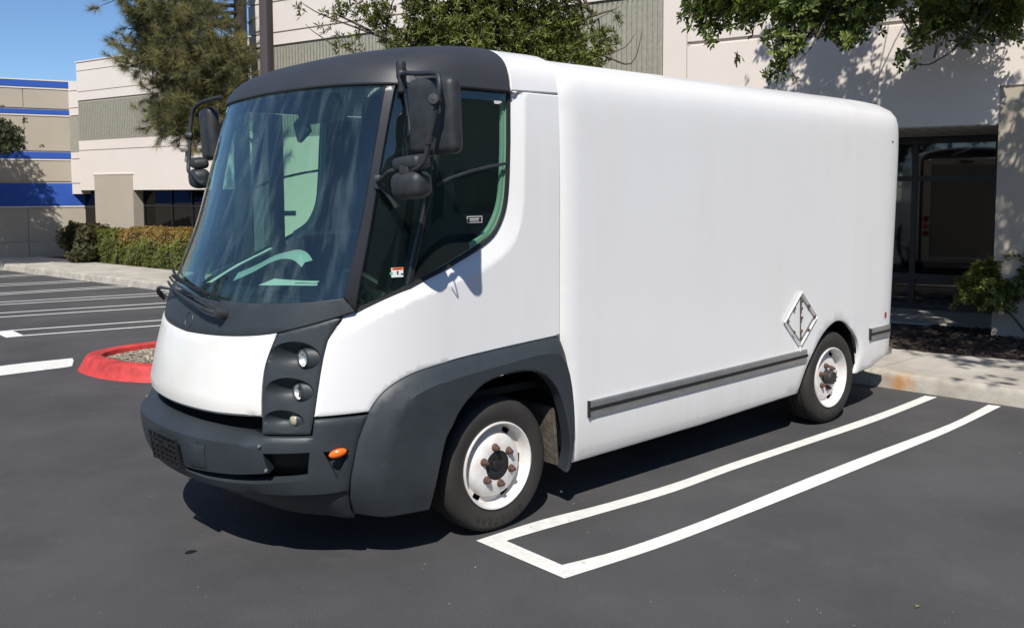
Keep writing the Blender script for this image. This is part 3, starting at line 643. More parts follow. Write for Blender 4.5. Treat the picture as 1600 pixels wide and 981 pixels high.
def wheel(x, sg, front):
    yo = .81; W_ = empty('wheel', (x, 0 if sg > 0 else -.364, .372), TR); c = (0, sg*yo, 0)
    V = lathe('tyre', TYP, M_tyre, W_, c, sgn=sg, seg=72, sharp=40)
    SEG = 72
    if front:
        prof = [(.236, -.02), (.243, -.002), (.241, .005), (.234, .006), (.226, -.006), (.219, -.040), (.213, -.066), (.187, -.066), (.180, -.052), (.172, -.030), (.150, -.014), (.10, -.008), (.083, -.008), (.080, -.02)]
        hi = 6; hk = lambda i, k: (i == hi) and ((k+2) % 12 < 3)
    else:
        prof = [(.236, -.02), (.243, -.002), (.241, .005), (.234, .006), (.226, -.006), (.219, -.040), (.213, -.070), (.187, -.072), (.180, -.064), (.170, -.052), (.150, -.046), (.10, -.045), (.06, -.045), (.055, -.05)]
        hi = 6; hk = lambda i, k: (i == hi) and ((k+2) % 12 < 3)
    R_ = lathe('rim', prof, M_rim, W_, c, sgn=sg, seg=SEG, skip=hk, sharp=45)
    lathe('brake_drum', [(.001, -.15 if front else -.19), (.19, -.15 if front else -.19), (.205, -.20), (.205, -.24)], M_inner, W_, c, sgn=sg, seg=24)
    d0 = -.012 if front else -.046
    if front:
        lathe('hub', [(.001, -.012), (.030, -.010), (.034, -.018), (.050, -.008), (.072, -.004), (.081, -.008), (.083, -.018)], M_hub, W_, c, sgn=sg, seg=32)
        nr, nn_ = .104, 6
    else:
        lathe('hub', [(.001, .022), (.045, .020), (.054, .010), (.058, -.05)], M_hubr, W_, c, sgn=sg, seg=24)
        nr, nn_ = .093, 6
        for k in range(8):
            a = 2*math.pi*k/8; lathe('hub_bolt', [(.001, .008), (.008, .008), (.008, -.004)], M_hubr, W_, (math.cos(a)*.042, sg*(yo+.020), math.sin(a)*.042), sgn=sg, seg=6)
    for k in range(nn_):
        a = 2*math.pi*k/nn_+.35; cc = (nr*math.cos(a), sg*yo, nr*math.sin(a))
        lathe('wheel_nut', [(.001, d0+.040), (.010, d0+.038), (.013, d0+.030), (.0135, d0+.022), (.018, d0+.020), (.019, d0+.006), (.023, d0+.004), (.024, d0-.006)], M_rust, W_, cc, sgn=sg, seg=10, sharp=30)
    if sg > 0:
        letters('GOODYEAR', .305, yo+.0100, sg, 0, 0, W_, 0, .048)
        letters('G159', .305, yo+.008, sg, 0, 0, W_, math.pi, .036) if False else None
    return W_
wheel(0, 1, True); wheel(0, -1, True); wheel(-3.54, 1, False); wheel(-3.54, -1, False)
for sg in (-1, 1):
    V, F = [], []; k = 18
    for i in range(k+1):
        a = math.pi*(-.01+1.02*i/k)
        for yy in (.56, 1.005): V.append((-3.47+.43*math.cos(a), -.182+yy*sg, .38+.53*math.sin(a)))
    for i in range(k): F.append((2*i, 2*i+1, 2*i+3, 2*i+2))
    c0 = len(V); V.append((-3.47, -.182+.56*sg, .38)); F += [(2*i, 2*i+2, c0) for i in range(k)]
    mesh('wheel_well', V, F, M_inner, TR, 60)
# chassis
bm = bmesh.new()
for sy in (-.42, .42): bm_box(bm, (-1.7, sy, .42), (5.2, .09, .16))
bm_box(bm, (-1.9, 0, .52), (4.9, 1.0, .03)); bm_box(bm, (-1.75, 0, .50), (1.7, 1.90, .02)); bm_box(bm, (-3.54, 0, .372), (.12, 1.3, .12)); bm_box(bm, (0, 0, .372), (.09, 1.3, .09))
bm_box(bm, (-1.75, 0, .44), (1.6, .7, .2)); bm_box(bm, (.78, 0, .45), (.56, 1.56, .03))  # wide front plate added to keep sun out of the truck's shadow
from_bm('chassis', bm, M_chas, TR)
tq = [S_cab([t], [.42])[0] for t in np.linspace(.36, 1.64, 25)]; tq = [(q[0]-.05, q[1]*.96, .405) for q in tq]  # unseen plate added to block sunlight leaking in behind the bumper
bm = bmesh.new(); bm.faces.new([bm.verts.new(q) for q in tq+[(.62, -.84, .405), (.62, .84, .405)]]); bmesh.ops.extrude_face_region(bm, geom=bm.faces[:]); bm.verts.ensure_lookup_table()
for v in bm.verts[-len(tq)-2:]: v.co.z += .03
from_bm('sun_gap_plate', bm, M_chas, TR)
# --- cab interior
box('cab_floor', (.35, 0, .80), (1.3, 1.7, .04), M_dash, TR)
box('bulkhead', (-.27, 0, 1.65), (.03, 1.86, 1.75), M_dash, TR)
dpoly = [(1.28, 0), (1.25, .3), (1.18, .55), (1.05, .75), (.90, .86), (.62, .90), (.58, .5), (.66, .15), (.66, -.15), (.60, -.6), (.62, -.90), (.90, -.86), (1.05, -.75), (1.18, -.55), (1.25, -.3)]
bm = bmesh.new(); vt = [bm.verts.new((x, y, 1.325 if x > .8 else 1.28)) for x, y in dpoly]; vb = [bm.verts.new((x*.97, y*.98, .95)) for x, y in dpoly]
bm.faces.new(vt)
for i in range(len(dpoly)): j = (i+1) % len(dpoly); bm.faces.new((vt[i], vt[j], vb[j], vb[i]))
from_bm('dashboard', bm, M_dash, TR)
V, F = [], []; hp = catmull([(1.02, -.14, 1.44), (1.0, .05, 1.495), (.99, .22, 1.55), (.98, .34, 1.572), (.975, .43, 1.562), (.97, .485, 1.528)], 4)
for i_, q_ in enumerate(hp):
    k_ = 1.25-.6*i_/len(hp)
    for dx, dz in ((.045, -.035), (.02, .0), (-.045, .012)): V.append((q_[0]+dx*k_, q_[1], q_[2]+dz*k_))
for i in range(len(hp)-1):
    for k in range(2): q = i*3+k; F.append((q, q+1, q+4, q+3))
mesh('instrument_hood', V, F, M_dashsun, TR, 60)
bm = bmesh.new()
for sy in (-.48, .48):
    bm_box(bm, (.10, sy, .98), (.48, .50, .14), r=.05); bm_box(bm, (-.13, sy, 1.30), (.12, .48, .62), rot=rotm(0, -.16, 0), r=.05); bm_box(bm, (-.18, sy, 1.70), (.09, .28, .20), rot=rotm(0, -.16, 0), r=.04)
    S_ = from_bm('seat', bm, M_seat, TR, 60); bm = bmesh.new()
bm.free()
# steering wheel
ctr = Vector((.56, .48, 1.31)); axs = Vector((-.72, 0, .69)).normalized(); e1 = Vector((0, 1, 0)); e2 = axs.cross(e1)
ring = [ctr+(e1*math.cos(t)+e2*math.sin(t))*.215 for t in np.linspace(0, 2*math.pi, 33)]
SW = tube('steering_wheel', ring, .016, M_black, TR, seg=7)
for a in (math.radians(90+180), math.radians(20), math.radians(160)): tube('spoke', [ctr, ctr+(e1*math.cos(a)+e2*math.sin(a))*.21], .013, M_black, SW, seg=5)
box('steering_hub', ctr, (.05, .13, .10), M_dash, SW, rot=rotm(0, -.75, 0), r=.02)
mesh('paper_sheet', [(.86, -.28, 1.348), (.60, -.60, 1.346), (.50, -.24, 1.346), (.62, -.04, 1.347)], [(0, 1, 2, 3)], M_paper, TR)
mesh('paper_sheet', [(.66, -.24, 1.353), (.58, -.34, 1.352), (.50, -.22, 1.352), (.58, -.12, 1.352)], [(0, 1, 2, 3)], M_paper, TR)
box('sun_visor', (.80, .35, 2.30), (.04, .40, .14), M_dash, TR, rot=rotm(0, .35, 0), r=.01)
tube('inside_mirror_stem', [(.84, .10, 2.37), (.80, .10, 2.32), (.78, .10, 2.28)], .010, M_black, TR, seg=6, smooth=3)
box('inside_mirror', (.77, .10, 2.22), (.03, .13, .12), M_dash, TR, rot=rotm(.45, 0, 0), r=.01)
box('door_jamb', (.40, -.93, 1.70), (.09, .05, 1.35), M_dash, TR, r=.01)
# stickers on glass
def glass_mark(t, v, w_, h_, mt, mr=False, rot=0, off=-.028):
    q, n = on(S_cab, t, v, off)
    if mr: q = Vector((q.x, -q.y, q.z)); n = Vector((n.x, -n.y, n.z))
    tg = Vector((n.y, -n.x, 0)).normalized(); uz = n.cross(tg); 
    if uz.z < 0: uz = -uz
    a, b = tg*math.cos(rot)+uz*math.sin(rot), -tg*math.sin(rot)+uz*math.cos(rot)
    V = [q+a*x*w_/2+b*y*h_/2 for x, y in ((-1, -1), (1, -1), (1, 1), (-1, 1))]
    V += [v_-n*.001 for v_ in V]
    return V
def mark_obj(nm, specs, par=None):
    o = None
    for (t, v, w_, h_, mt, mr, off) in specs:
        V = glass_mark(t, v, w_, h_, mt, mr, off=off)
        x = mesh(nm if o is None else 'sticker_print', V, [(0, 1, 2, 3), (7, 6, 5, 4), (0, 4, 5, 1), (1, 5, 6, 2), (2, 6, 7, 3), (3, 7, 4, 0)], mt, o or TR)
        o = o or x
M_slab = mat('sticker_black', (.02, .02, .02), .5)
for mr in (False, True):
    mark_obj('glass_sticker', [(-.24, 1.735, .100, .034, M_sticker, mr, -.027), (-.24, 1.735, .092, .026, M_slab, mr, -.0262), (-.235, 1.738, .062, .0055, M_sticker, mr, -.0255), (-.235, 1.729, .056, .003, M_sticker, mr, -.0255), (-.298, 1.735, .004, .012, M_sticker, mr, -.0255)])
mark_obj('warning_sticker', [(.214, 1.494, .060, .046, M_paper, False, -.0275), (.214, 1.511, .058, .011, M_orange, False, -.0268), (.214, 1.511, .040, .004, M_slab, False, -.0262), (.212, 1.492, .008, .018, M_slab, False, -.0268), (.240, 1.490, .014, .012, mat('sticker_green', (.1, .45, .25), .5), False, -.0268), (.190, 1.484, .016, .008, M_slab, False, -.0268)])
mark_obj('brand_tag', [(-.42, 2.335, .050, .010, M_sticker, False, -.028), (-.412, 2.328, .034, .008, M_sticker, False, -.0275)])
# --- wipers
def P(t, v, o): return on(S_cab, t, v, o)[0]
WP_ = tube('wiper', [P(.845, 1.275, .01), P(.86, 1.283, .045), P(.93, 1.30, .05), P(1.08, 1.345, .040), P(1.22, 1.375, .03)], [.016, .014, .011, .008, .006], M_mirror, TR, seg=6, smooth=3)
tube('wiper_arm', [P(.85, 1.30, .03), P(.93, 1.335, .05), P(1.08, 1.375, .045), P(1.2, 1.40, .035)], .0065, M_mirror, WP_, seg=6, smooth=3)
tube('wiper_blade', [P(.93, 1.36, .018), P(1.05, 1.392, .02), P(1.18, 1.42, .02), P(1.30, 1.44, .018)], .008, M_black, WP_, seg=5, smooth=3)
lathe('wiper_pivot', [(.001, .06), (.020, .058), (.024, .05), (.026, .0)], M_mirror, WP_, P(.845, 1.285, 0), ax=on(S_cab, .85, 1.285)[1], seg=14)
W2 = tube('wiper', [P(1.32, 1.275, .01), P(1.31, 1.30, .05), P(1.25, 1.33, .06), P(1.15, 1.345, .045), P(1.0, 1.352, .03)], [.016, .014, .010, .007, .006], M_mirror, TR, seg=6, smooth=3)
tube('wiper_blade', [P(1.22, 1.41, .02), P(1.1, 1.395, .02), P(.98, 1.375, .02), P(.88, 1.36, .02)], .008, M_black, W2, seg=5, smooth=3)
lathe('cowl_badge', [(.038, .0), (.040, .003), (.043, .003), (.045, 0)], M_dark, TR, P(1.0, 1.228, .0), ax=on(S_cab, 1.0, 1.228)[1], seg=28)
# --- mirrors
def mirror(sg, uc, lc, yawu):
    root = box('mirror', uc, (.085, .27, .335), M_mirror, TR, rot=rotm(0, .06, yawu), r=.038, seg=4)
    n = Vector((-math.cos(yawu), -math.sin(yawu), 0)); g = uc+n*.041
    box('mirror_glass', g, (.006, .22, .285), mat('mirror_face', (.6, .6, .6), .03, metal=1) if 'mirror_face' not in bpy.data.materials else bpy.data.materials['mirror_face'], root, rot=rotm(0, .06, yawu), r=.002, seg=1)
    box('lower_housing', lc, (.12, .185, .125), M_mirror, root, rot=rotm(.05*sg, .1, yawu), r=.045, seg=4)
    box('lower_cap', lc+Vector((.0, 0, .098)), (.10, .165, .066), M_mirror, root, rot=rotm(.10*sg, .12, yawu), r=.026, seg=4)
    return root
U1 = Vector((.78, 1.30, 2.205)); L1 = Vector((.84, 1.20, 1.905))
mroot = mirror(1, U1, L1, .22)
# arm: header bracket, out, down in front of the housing, back to the pillar
arm = [(.70, .93, 2.42), (.73, 1.0, 2.425), (.79, 1.2, 2.40), (.84, 1.385, 2.38), (.86, 1.435, 2.355), (.865, 1.445, 2.30), (.865, 1.41, 2.19), (.865, 1.355, 2.05), (.865, 1.32, 1.995), (.86, 1.25, 1.972), (.86, 1.08, 1.97), (.85, 1.0, 1.945), (.84, .95, 1.93), (.83, .91, 1.925)]
tube('mirror_arm', arm, .0115, M_mirror, mroot, seg=8, smooth=4)
lathe('arm_knob', [(.001, .022), (.022, .020), (.027, .012), (.027, -.02)], M_mirror, mroot, (.875, 1.425, 2.262), ax=(.8, .55, .1), seg=18)
lathe('arm_collar', [(.0155, -.02), (.0155, .02)], M_hubr, mroot, (.865, 1.375, 2.10), ax=(0, .36, 1), seg=10)
box('arm_bracket', (.695, .925, 2.395), (.05, .035, .11), M_mirror, mroot, rot=rotm(0, 0, .9), r=.012)
lathe('bracket_cap', [(.001, .045), (.020, .043), (.024, .03), (.024, -.03)], M_mirror, mroot, (.69, .915, 2.45), ax=(.1, .1, 1), seg=14)
box('pillar_bracket', (.822, .905, 1.92), (.035, .04, .07), M_mirror, mroot, rot=rotm(.1, 0, .8), r=.010)
tube('bracket_strut', [(.82, .92, 1.90), (.80, .96, 1.86), (.78, 1.0, 1.80)], .012, M_black, mroot, seg=6, smooth=3)
tube('mirror_cable', [(.71, .96, 2.42), (.73, 1.03, 2.36), (.74, 1.06, 2.30), (.74, 1.10, 2.27)], .0035, M_hubr, mroot, seg=5, smooth=4)
tube('mirror_cable', [(.71, .95, 2.42), (.72, 1.07, 2.41), (.73, 1.12, 2.34)], .0035, M_hubr, mroot, seg=5, smooth=4)
tube('mirror_cable', [(.865, 1.372, 2.10), (.872, 1.405, 2.07), (.87, 1.41, 2.035), (.868, 1.375, 2.025)], .0035, M_black, mroot, seg=5, smooth=4)
tube('wire_loop', [(.69, .94, 2.36), (.68, .96, 2.22), (.69, .98, 2.16), (.71, 1.0, 2.14), (.69, .96, 2.12), (.68, .94, 2.02)], .005, M_black, mroot, seg=5, smooth=4)
box('arm_clamp', (.865, 1.20, 1.972), (.05, .055, .05), M_mirror, mroot, rot=rotm(0, 0, .3), r=.01)
U2 = Vector((.72, -1.20, 2.25)); L2 = Vector((.80, -1.20, 1.965))
mr2 = mirror(-1, U2, L2, -.22)
arm2 = [(.78, -.88, 2.46), (.79, -.98, 2.455), (.80, -1.16, 2.44), (.81, -1.24, 2.40), (.82, -1.27, 2.30), (.83, -1.27, 2.16), (.85, -1.25, 2.02), (.87, -1.14, 2.0), (.90, -.98, 1.95), (.90, -.89, 1.93)]
tube('mirror_arm', arm2, .0125, M_mirror, mr2, seg=8, smooth=4)
lathe('arm_knob', [(.001, .022), (.022, .020), (.027, .012), (.027, -.02)], M_mirror, mr2, (.83, -1.275, 2.24), ax=(.8, -.55, .1), seg=18)
# the body shell is a little larger than its drawing and sits lower on its wheels
KB = 1.04; MB = Matrix.Translation((-.1289, -.1824, -.0751)) @ Matrix.Scale(KB, 4)
for o in TR.children_recursive:
    if o.type == 'MESH' and o.name.split('.')[0] != 'wheel_well' and not (o.parent and o.parent.type == 'EMPTY' and o.parent is not TR): o.data.transform(MB); o.data.update()
# ==================================================================== THE SETTING
def at(px, py, dep):
    d = np.array(fw)+np.array(r2)*(px-800)/1431-np.array(u2)*(py-406.05)/1431
    return CAM+d*dep
def sheet(name, poly, z, mt, th=0.0, parent=None):
    n = len(poly); V = [(x, y, z) for x, y in poly]; F = [tuple(range(n))]
    if th:
        V += [(x, y, z-th) for x, y in poly]; F += [tuple(reversed(range(n, 2*n)))]+[(i, i+n, (i+1) % n+n, (i+1) % n) for i in range(n)]
    bm = bmesh.new(); vs = [bm.verts.new(v) for v in V]
    for f in F: bm.faces.new([vs[i] for i in f])
    return from_bm(name, bm, mt, parent)
tag(sheet('parking_lot', [(-150, -150), (150, -150), (150, 150), (-150, 150)], 0, M_asph), kind='structure')
def line_obj(polys):
    bm = bmesh.new()
    for poly in polys: bm.faces.new([bm.verts.new((x, y, .004)) for x, y in poly])
    for f in bm.faces:
        f.normal_update()
        if f.normal.z < 0: f.normal_flip()
    me = bpy.data.meshes.new('parking_line'); bm.to_mesh(me); bm.free(); return tag(link('parking_line', me, M_line), kind='structure')
U1_ = [(0.183, 0.835), (-0.287, 0.845), (-0.779, 0.905), (-1.382, 0.938), (-2.001, 0.926), (-2.926, 0.935), (-4.077, 0.933), (-5.067, 0.89)]
LWR1 = [(0.065, 0.946), (-0.178, 0.96), (-0.681, 1.005), (-1.247, 1.042), (-1.862, 1.026), (-2.769, 1.03), (-3.861, 1.040), (-5.094, 0.99)]
UPR2 = [(0.067, 1.374), (-0.323, 1.442), (-1.013, 1.470), (-2.049, 1.458), (-3.025, 1.463), (-4.207, 1.480), (-5.123, 1.419)]
LWR2 = [(0.171, 1.496), (-0.447, 1.556), (-1.077, 1.573), (-1.837, 1.580), (-2.786, 1.580), (-3.987, 1.575), (-5.142, 1.517)]
U1_, LWR1, UPR2, LWR2 = [[tuple(q) for q in catmull(l, 4)] for l in (U1_, LWR1, UPR2, LWR2)]
line_obj([[(.183, .835), (.171, 1.496), (.067, 1.374), (.065, .946)], U1_+LWR1[::-1], UPR2+LWR2[::-1]])
def hairpin(xe, y0, y1, x0e, y0e, y1e, wd=.072):
    line_obj([[(xe, y0), (xe, y1), (xe-.22, y1), (xe-.22, y0)], [(xe-.22, y0), (x0e, y0e), (x0e, y0e+wd), (xe-.22, y0+wd)], [(xe-.22, y1), (x0e, y1e), (x0e, y1e-wd), (xe-.22, y1-wd)]])
hairpin(.32, -9.30, -8.62, -4.4, -8.35, -7.75)
hairpin(.55, -11.55, -10.92, -4.2, -10.65, -10.05)
hairpin(.5, -13.18, -12.72, -3.8, -12.45, -11.95)
hairpin(.4, -14.72, -14.35, -3.45, -14.42, -14.05)
hairpin(.3, -16.75, -16.2, -3.25, -16.15, -15.75)
hairpin(.2, -18.8, -18.3, -3.0, -18.6, -18.2)
hairpin(.2, -21.0, -20.5, -2.5, -20.6, -20.2)
line_obj([[(.13, -6.46), (.17, -6.28), (.28, -5.95), (.34, -5.93), (5.5, -5.75), (5.5, -6.25), (.6, -6.50)]])
# kerb and pavement
def interp(L, y): L = sorted(L); return float(np.interp(y, [a for a, _ in L], [b for _, b in L]))
FR = [(6.5, -5.62), (2.6, -5.32), (.14, -5.15), (-12.5, -3.42), (-20.5, -2.28), (-30, -1.0)]
BK = [(6.5, -8.1), (2.6, -7.08), (-.13, -6.42), (-15, -4.70), (-20, -4.0), (-23, -3.6), (-30, -2.6)]
M_kerb = mat('kerb_concrete', (.44, .41, .355), .88, var=(3.5, .2), cvar=(.37, .33, .27), bump=(70, .3))
_N = M_kerb.node_tree.nodes; _L = M_kerb.node_tree.links; _tc = _N['Texture Coordinate']
_mp = _N.new('ShaderNodeMapping'); _mp.inputs['Location'].default_value = (5.17*2.5, -.62*6.5, -.06*9); _mp.inputs['Scale'].default_value = (2.5, 6.5, 9); _L.new(_tc.outputs['Object'], _mp.inputs[0])
_ln = _N.new('ShaderNodeVectorMath'); _ln.operation = 'LENGTH'; _L.new(_mp.outputs[0], _ln.inputs[0])
_nz = _N.new('ShaderNodeTexNoise'); _nz.inputs['Scale'].default_value = 9; _L.new(_tc.outputs['Object'], _nz.inputs['Vector'])
_ad = _N.new('ShaderNodeMath'); _ad.operation = 'MULTIPLY_ADD'; _ad.inputs[1].default_value = 1.6; _L.new(_nz.outputs[0], _ad.inputs[0]); _L.new(_ln.outputs['Value'], _ad.inputs[2])
_mr = _N.new('ShaderNodeMapRange'); _mr.inputs[1].default_value = 1.15; _mr.inputs[2].default_value = 1.9; _mr.inputs[3].default_value = .85; _mr.inputs[4].default_value = 0; _L.new(_ad.outputs[0], _mr.inputs[0])
_b = _N['Principled BSDF']; _src = _b.inputs['Base Color'].links[0].from_socket; _mx = _N.new('ShaderNodeMixRGB'); _mx.inputs[2].default_value = (.42, .20, .055, 1)
_L.new(_mr.outputs[0], _mx.inputs[0]); _L.new(_src, _mx.inputs[1]); _L.new(_mx.outputs[0], _b.inputs['Base Color'])
SW_ = tag(empty('sidewalk'), kind='structure')
ys = list(np.arange(6.4, -28, -1.52))
for i, (a, b) in enumerate(zip(ys[:-1], ys[1:])):
    g = .006
    sheet('slab', [(interp(FR, a-g)-.16, a-g), (interp(BK, a-g), a-g), (interp(BK, b+g), b+g), (interp(FR, b+g)-.16, b+g)], .148+.001*(i % 3), M_conc, .10, SW_)
prof = [(.03, -.02), (.012, .10), (.004, .135), (-.012, .148), (-.035, .152), (-.155, .152), (-.155, -.02)]
for a, b in zip(ys[:-1:2], [*ys[2::2], ys[-1]]):
    V, F = [], []; g = .004; sub = np.linspace(a-g, b+g, 4)
    for yy in sub: V += [(interp(FR, yy)+px, yy, pz) for px, pz in prof]
    n = len(prof)
    for k in range(3): F += [(k*n+i, k*n+i+1, (k+1)*n+i+1, (k+1)*n+i) for i in range(n-1)]
    F += [tuple(range(n)), tuple(reversed(range(3*n, 4*n)))]
    bm = bmesh.new(); vs = [bm.verts.new(v) for v in V]
    for f in F: bm.faces.new([vs[i] for i in f])
    from_bm('kerb', bm, M_kerb, SW_, 50)
# planting bed soil
yb = [6.3, 2.6, -.13, -6, -15, -20, -23, -27]
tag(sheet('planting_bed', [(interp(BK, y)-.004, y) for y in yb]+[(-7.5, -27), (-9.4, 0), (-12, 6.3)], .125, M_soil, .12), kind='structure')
def chips(name, n, fn, size, mt, zb, kind='stuff'):
    P = fn(n); n = len(P); a = rng.uniform(0, 2*np.pi, n); L = size*rng.uniform(.4, 1.2, n); Wd = L*rng.uniform(.25, .5, n)
    d = np.stack([np.cos(a), np.sin(a), rng.uniform(-.35, .45, n)], 1)*L[:, None]/2; q = np.stack([-np.sin(a), np.cos(a), rng.uniform(-.3, .3, n)], 1)*Wd[:, None]/2
    up_ = np.array([0, 0, 1.])*Wd[:, None]*.35
    V = np.stack([P-d-q, P+d-q*.7, P+d*1.05+q, P-d+q, P+up_], 1).reshape(-1, 3); V[:, 2] += zb
    b = np.arange(n)[:, None]*5; T = np.concatenate([b+np.array([0, 1, 4]), b+np.array([1, 2, 4]), b+np.array([2, 3, 4]), b+np.array([3, 0, 4])], 0)
    return tag(npmesh(name, V, T, mt, rnd=np.repeat(rng.random(n), 5)), kind=kind)
def bed_pts(n):
    y = rng.uniform(-.6, 4, n); f = rng.random(n)**.9; x0 = np.interp(y, [-.13, 2.6, 6.5], [-6.42, -7.08, -8.1])-.02; x1 = -8.75-.25*(y)
    return np.stack([x0+(x1-x0)*f, y, rng.uniform(0, .02, n)], 1)
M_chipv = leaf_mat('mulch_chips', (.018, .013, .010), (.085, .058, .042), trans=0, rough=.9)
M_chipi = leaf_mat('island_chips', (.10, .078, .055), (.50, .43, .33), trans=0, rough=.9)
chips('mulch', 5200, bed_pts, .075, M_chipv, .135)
# red kerb island
ISL = [(-3.3, -4.62), (-2.6, -4.40), (-1.5, -4.33), (-.6, -4.36), (-.20, -4.50), (.02, -4.74), (.16, -5.05), (.215, -5.40), (.20, -5.68), (.06, -5.90), (-.20, -6.05), (-.64, -6.13), (-1.5, -6.2), (-2.7, -6.2), (-3.4, -5.9), (-3.55, -5.2)]
I2 = np.array(catmull([(*q, 0) for q in ISL+[ISL[0]]], 4))[:-1, :2]
dd = np.roll(I2, -1, 0)-np.roll(I2, 1, 0); nn = np.stack([-dd[:, 1], dd[:, 0]], 1); nn /= np.linalg.norm(nn, axis=1)[:, None]
if ((I2[0]+nn[0]*.1-I2.mean(0))**2).sum() < ((I2[0]-I2.mean(0))**2).sum(): nn = -nn
rings = [(.10, 0), (.085, .02), (.025, .125), (.010, .145), (-.012, .150), (-.125, .150), (-.14, .140), (-.145, .04)]
n = len(I2); V = [(*(I2[i]+nn[i]*o), z) for o, z in rings for i in range(n)]
F = [(k*n+i, k*n+(i+1) % n, (k+1)*n+(i+1) % n, (k+1)*n+i) for k in range(len(rings)-1) for i in range(n)]
isl = mesh('kerb_island', V, F, M_kred, None, 40); tag(isl, 'red painted kerb island filled with wood chips beyond the truck nose', 'kerb island')
I3 = I2-nn*.142
tag(sheet('island_soil', [tuple(q) for q in I3], .065, M_soil), kind='structure')
def isl_pts(n):
    P = np.stack([rng.uniform(-2.2, .1, n), rng.uniform(-6.1, -4.45, n)], 1); P = P[inside(P, I2-nn*.16)]
    dist = seg_dist(P, I2); return np.stack([P[:, 0], P[:, 1], .045*np.clip(dist/.5, 0, 1)+rng.uniform(0, .012, len(P))], 1)
chips('wood_chips', 9000, isl_pts, .055, M_chipi, .068)
# ------------------------------------------------------------------ buildings
b2 = np.array([.24307383, -.97000779, 0]); n2 = np.array([.97000779, .24307383, 0]); O2 = np.array([-8.570248, -1.1586451, 0.])
def WP3(u, n, z): return O2+u*b2+n*n2+np.array([0, 0, z])
def wbox(name, u0, u1, n0, n1, z0, z1, mt, parent, bm=None):
    own = bm is None
    if own: bm = bmesh.new()
    vs = [bm.verts.new(WP3(u, nn_, z)) for u in (u0, u1) for nn_ in (n0, n1) for z in (z0, z1)]
    for f in ((0, 1, 3, 2), (4, 6, 7, 5), (0, 4, 5, 1), (2, 3, 7, 6), (0, 2, 6, 4), (1, 5, 7, 3)): bm.faces.new([vs[i] for i in f])
    if own: return from_bm(name, bm, mt, parent)
OB = tag(empty('office_building', tuple(O2)), 'cream two-storey office building with ribbed grey block bands and dark windows', 'building')
def par(o):
    o.parent = OB; o.matrix_parent_inverse = Matrix.Translation(-Vector(O2)); return o
def wall(name, *a): return par(wbox(name, *a, None))
def ribs(u0, u1, nf, z0, z1, pitch=.082):
    bm = bmesh.new(); wbox('', u0, u1, nf-.30, nf-.03, z0, z1, None, None, bm)
    k = int((u1-u0)/pitch)
    for i in range(k):
        a = u0+(i+.12)*pitch; wbox('', a, a+pitch*.60, nf-.032, nf-.002, z0+.002, z1-.045, None, None, bm)
    return par(from_bm('ribbed_panel', bm, M_rib))
MF = .70
ribs(3.0, 11.82, MF, 2.92, 4.68)
for z0, z1 in ((4.68, 4.895), (4.925, 5.475), (5.505, 6.6)): wall('wall_panel', 2.64, 11.83, MF-.32, MF, z0, z1, M_stuw)
wall('wall_panel', 2.64, 2.995, MF-.32, MF-.001, 2.60, 4.68, M_stuw)
wall('groove_back', 2.60, 11.80, MF-.34, MF-.03, 4.6, 6.5, M_stut)
# bay right of the joint
wall('wall_panel', -1.29, 2.625, MF-.32, MF, 2.645, 3.885, M_stuw); wall('wall_panel', -4.8, -1.29, MF-.32, MF, 3.085, 3.885, M_stuw)
wall('wall_panel', -4.8, 2.60, MF-.32, MF-.03, 3.885, 3.95, M_stuw); wall('wall_panel', -4.8, 2.625, MF-.32, MF, 3.95, 4.25, M_stuw)
wall('wall_panel', -4.8, .55, MF-.32, MF, 4.25, 6.6, M_stuw); wall('wall_panel', .55, 2.625, MF-.32, MF, 5.7, 6.6, M_stuw)
wall('joint_back', 2.60, 2.66, MF-.33, MF-.02, 2.62, 6.5, M_stut)
wall('pilaster', -4.8, -1.29, MF-.40, MF+.002, .10, 3.05, M_stut); wall('pilaster_cap', -4.8, -1.30, MF-.40, MF-.02, 3.05, 3.085, M_stut)
# lower part behind the truck
wall('wall_panel', 3.0, 11.82, MF-.32, MF, .10, 2.915, M_stuw); wall('panel', 7.3, 9.6, MF-.02, MF+.012, .10, 2.42, M_stut)
wall('end_wall', 11.45, 11.82, -1.6, MF-.33, .10, 6.5, M_stuw)
def window(u0, u1, z0, z1, nf, us, zs, fw_=.05, mt=M_frame, gm=None):
    F = par(wbox('window', u0, u1, nf-.05, nf, z0, z0+fw_, mt, None)); bm = bmesh.new()
    wbox('', u0, u1, nf-.05, nf+.004, z1-fw_, z1, None, None, bm)
    for u in [u0, *us, u1-fw_]: wbox('', u, u+fw_, nf-.055, nf+.006, z0+fw_, z1-fw_, None, None, bm)
    for z in zs: wbox('', u0+fw_, u1-fw_, nf-.05, nf+.002, z, z+fw_, None, None, bm)
    fo = from_bm('frame', bm, mt, F)
    U = [u0, *us, u1-fw_]; Z = [z0, *zs, z1-fw_]
    for i in range(len(U)-1):
        for j in range(len(Z)-1): wbox('pane', U[i]+fw_, U[i+1], nf-.032, nf-.024, Z[j]+fw_, Z[j+1], gm or M_pane, F)
    return F
NG = -1.40
window(-3.2, 3.2, .16, 2.61, NG, [-2.2, -1.1, -.03, 1.1, 2.2], [.59, 2.00], .075, gm=M_pane2)
wall('entry_apron', -3.3, 3.3, NG-.1, .08, .02, .152, M_conc)
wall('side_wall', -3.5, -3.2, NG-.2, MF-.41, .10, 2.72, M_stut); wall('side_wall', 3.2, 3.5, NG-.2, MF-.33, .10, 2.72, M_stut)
wall('back_panel', -3.5, 3.5, NG-.5, NG-.2, .0, 2.75, M_frame)
sof = par(wbox('soffit', -3.4, 3.4, NG-.1, MF-.004, 2.642, 2.70, M_soff, None))
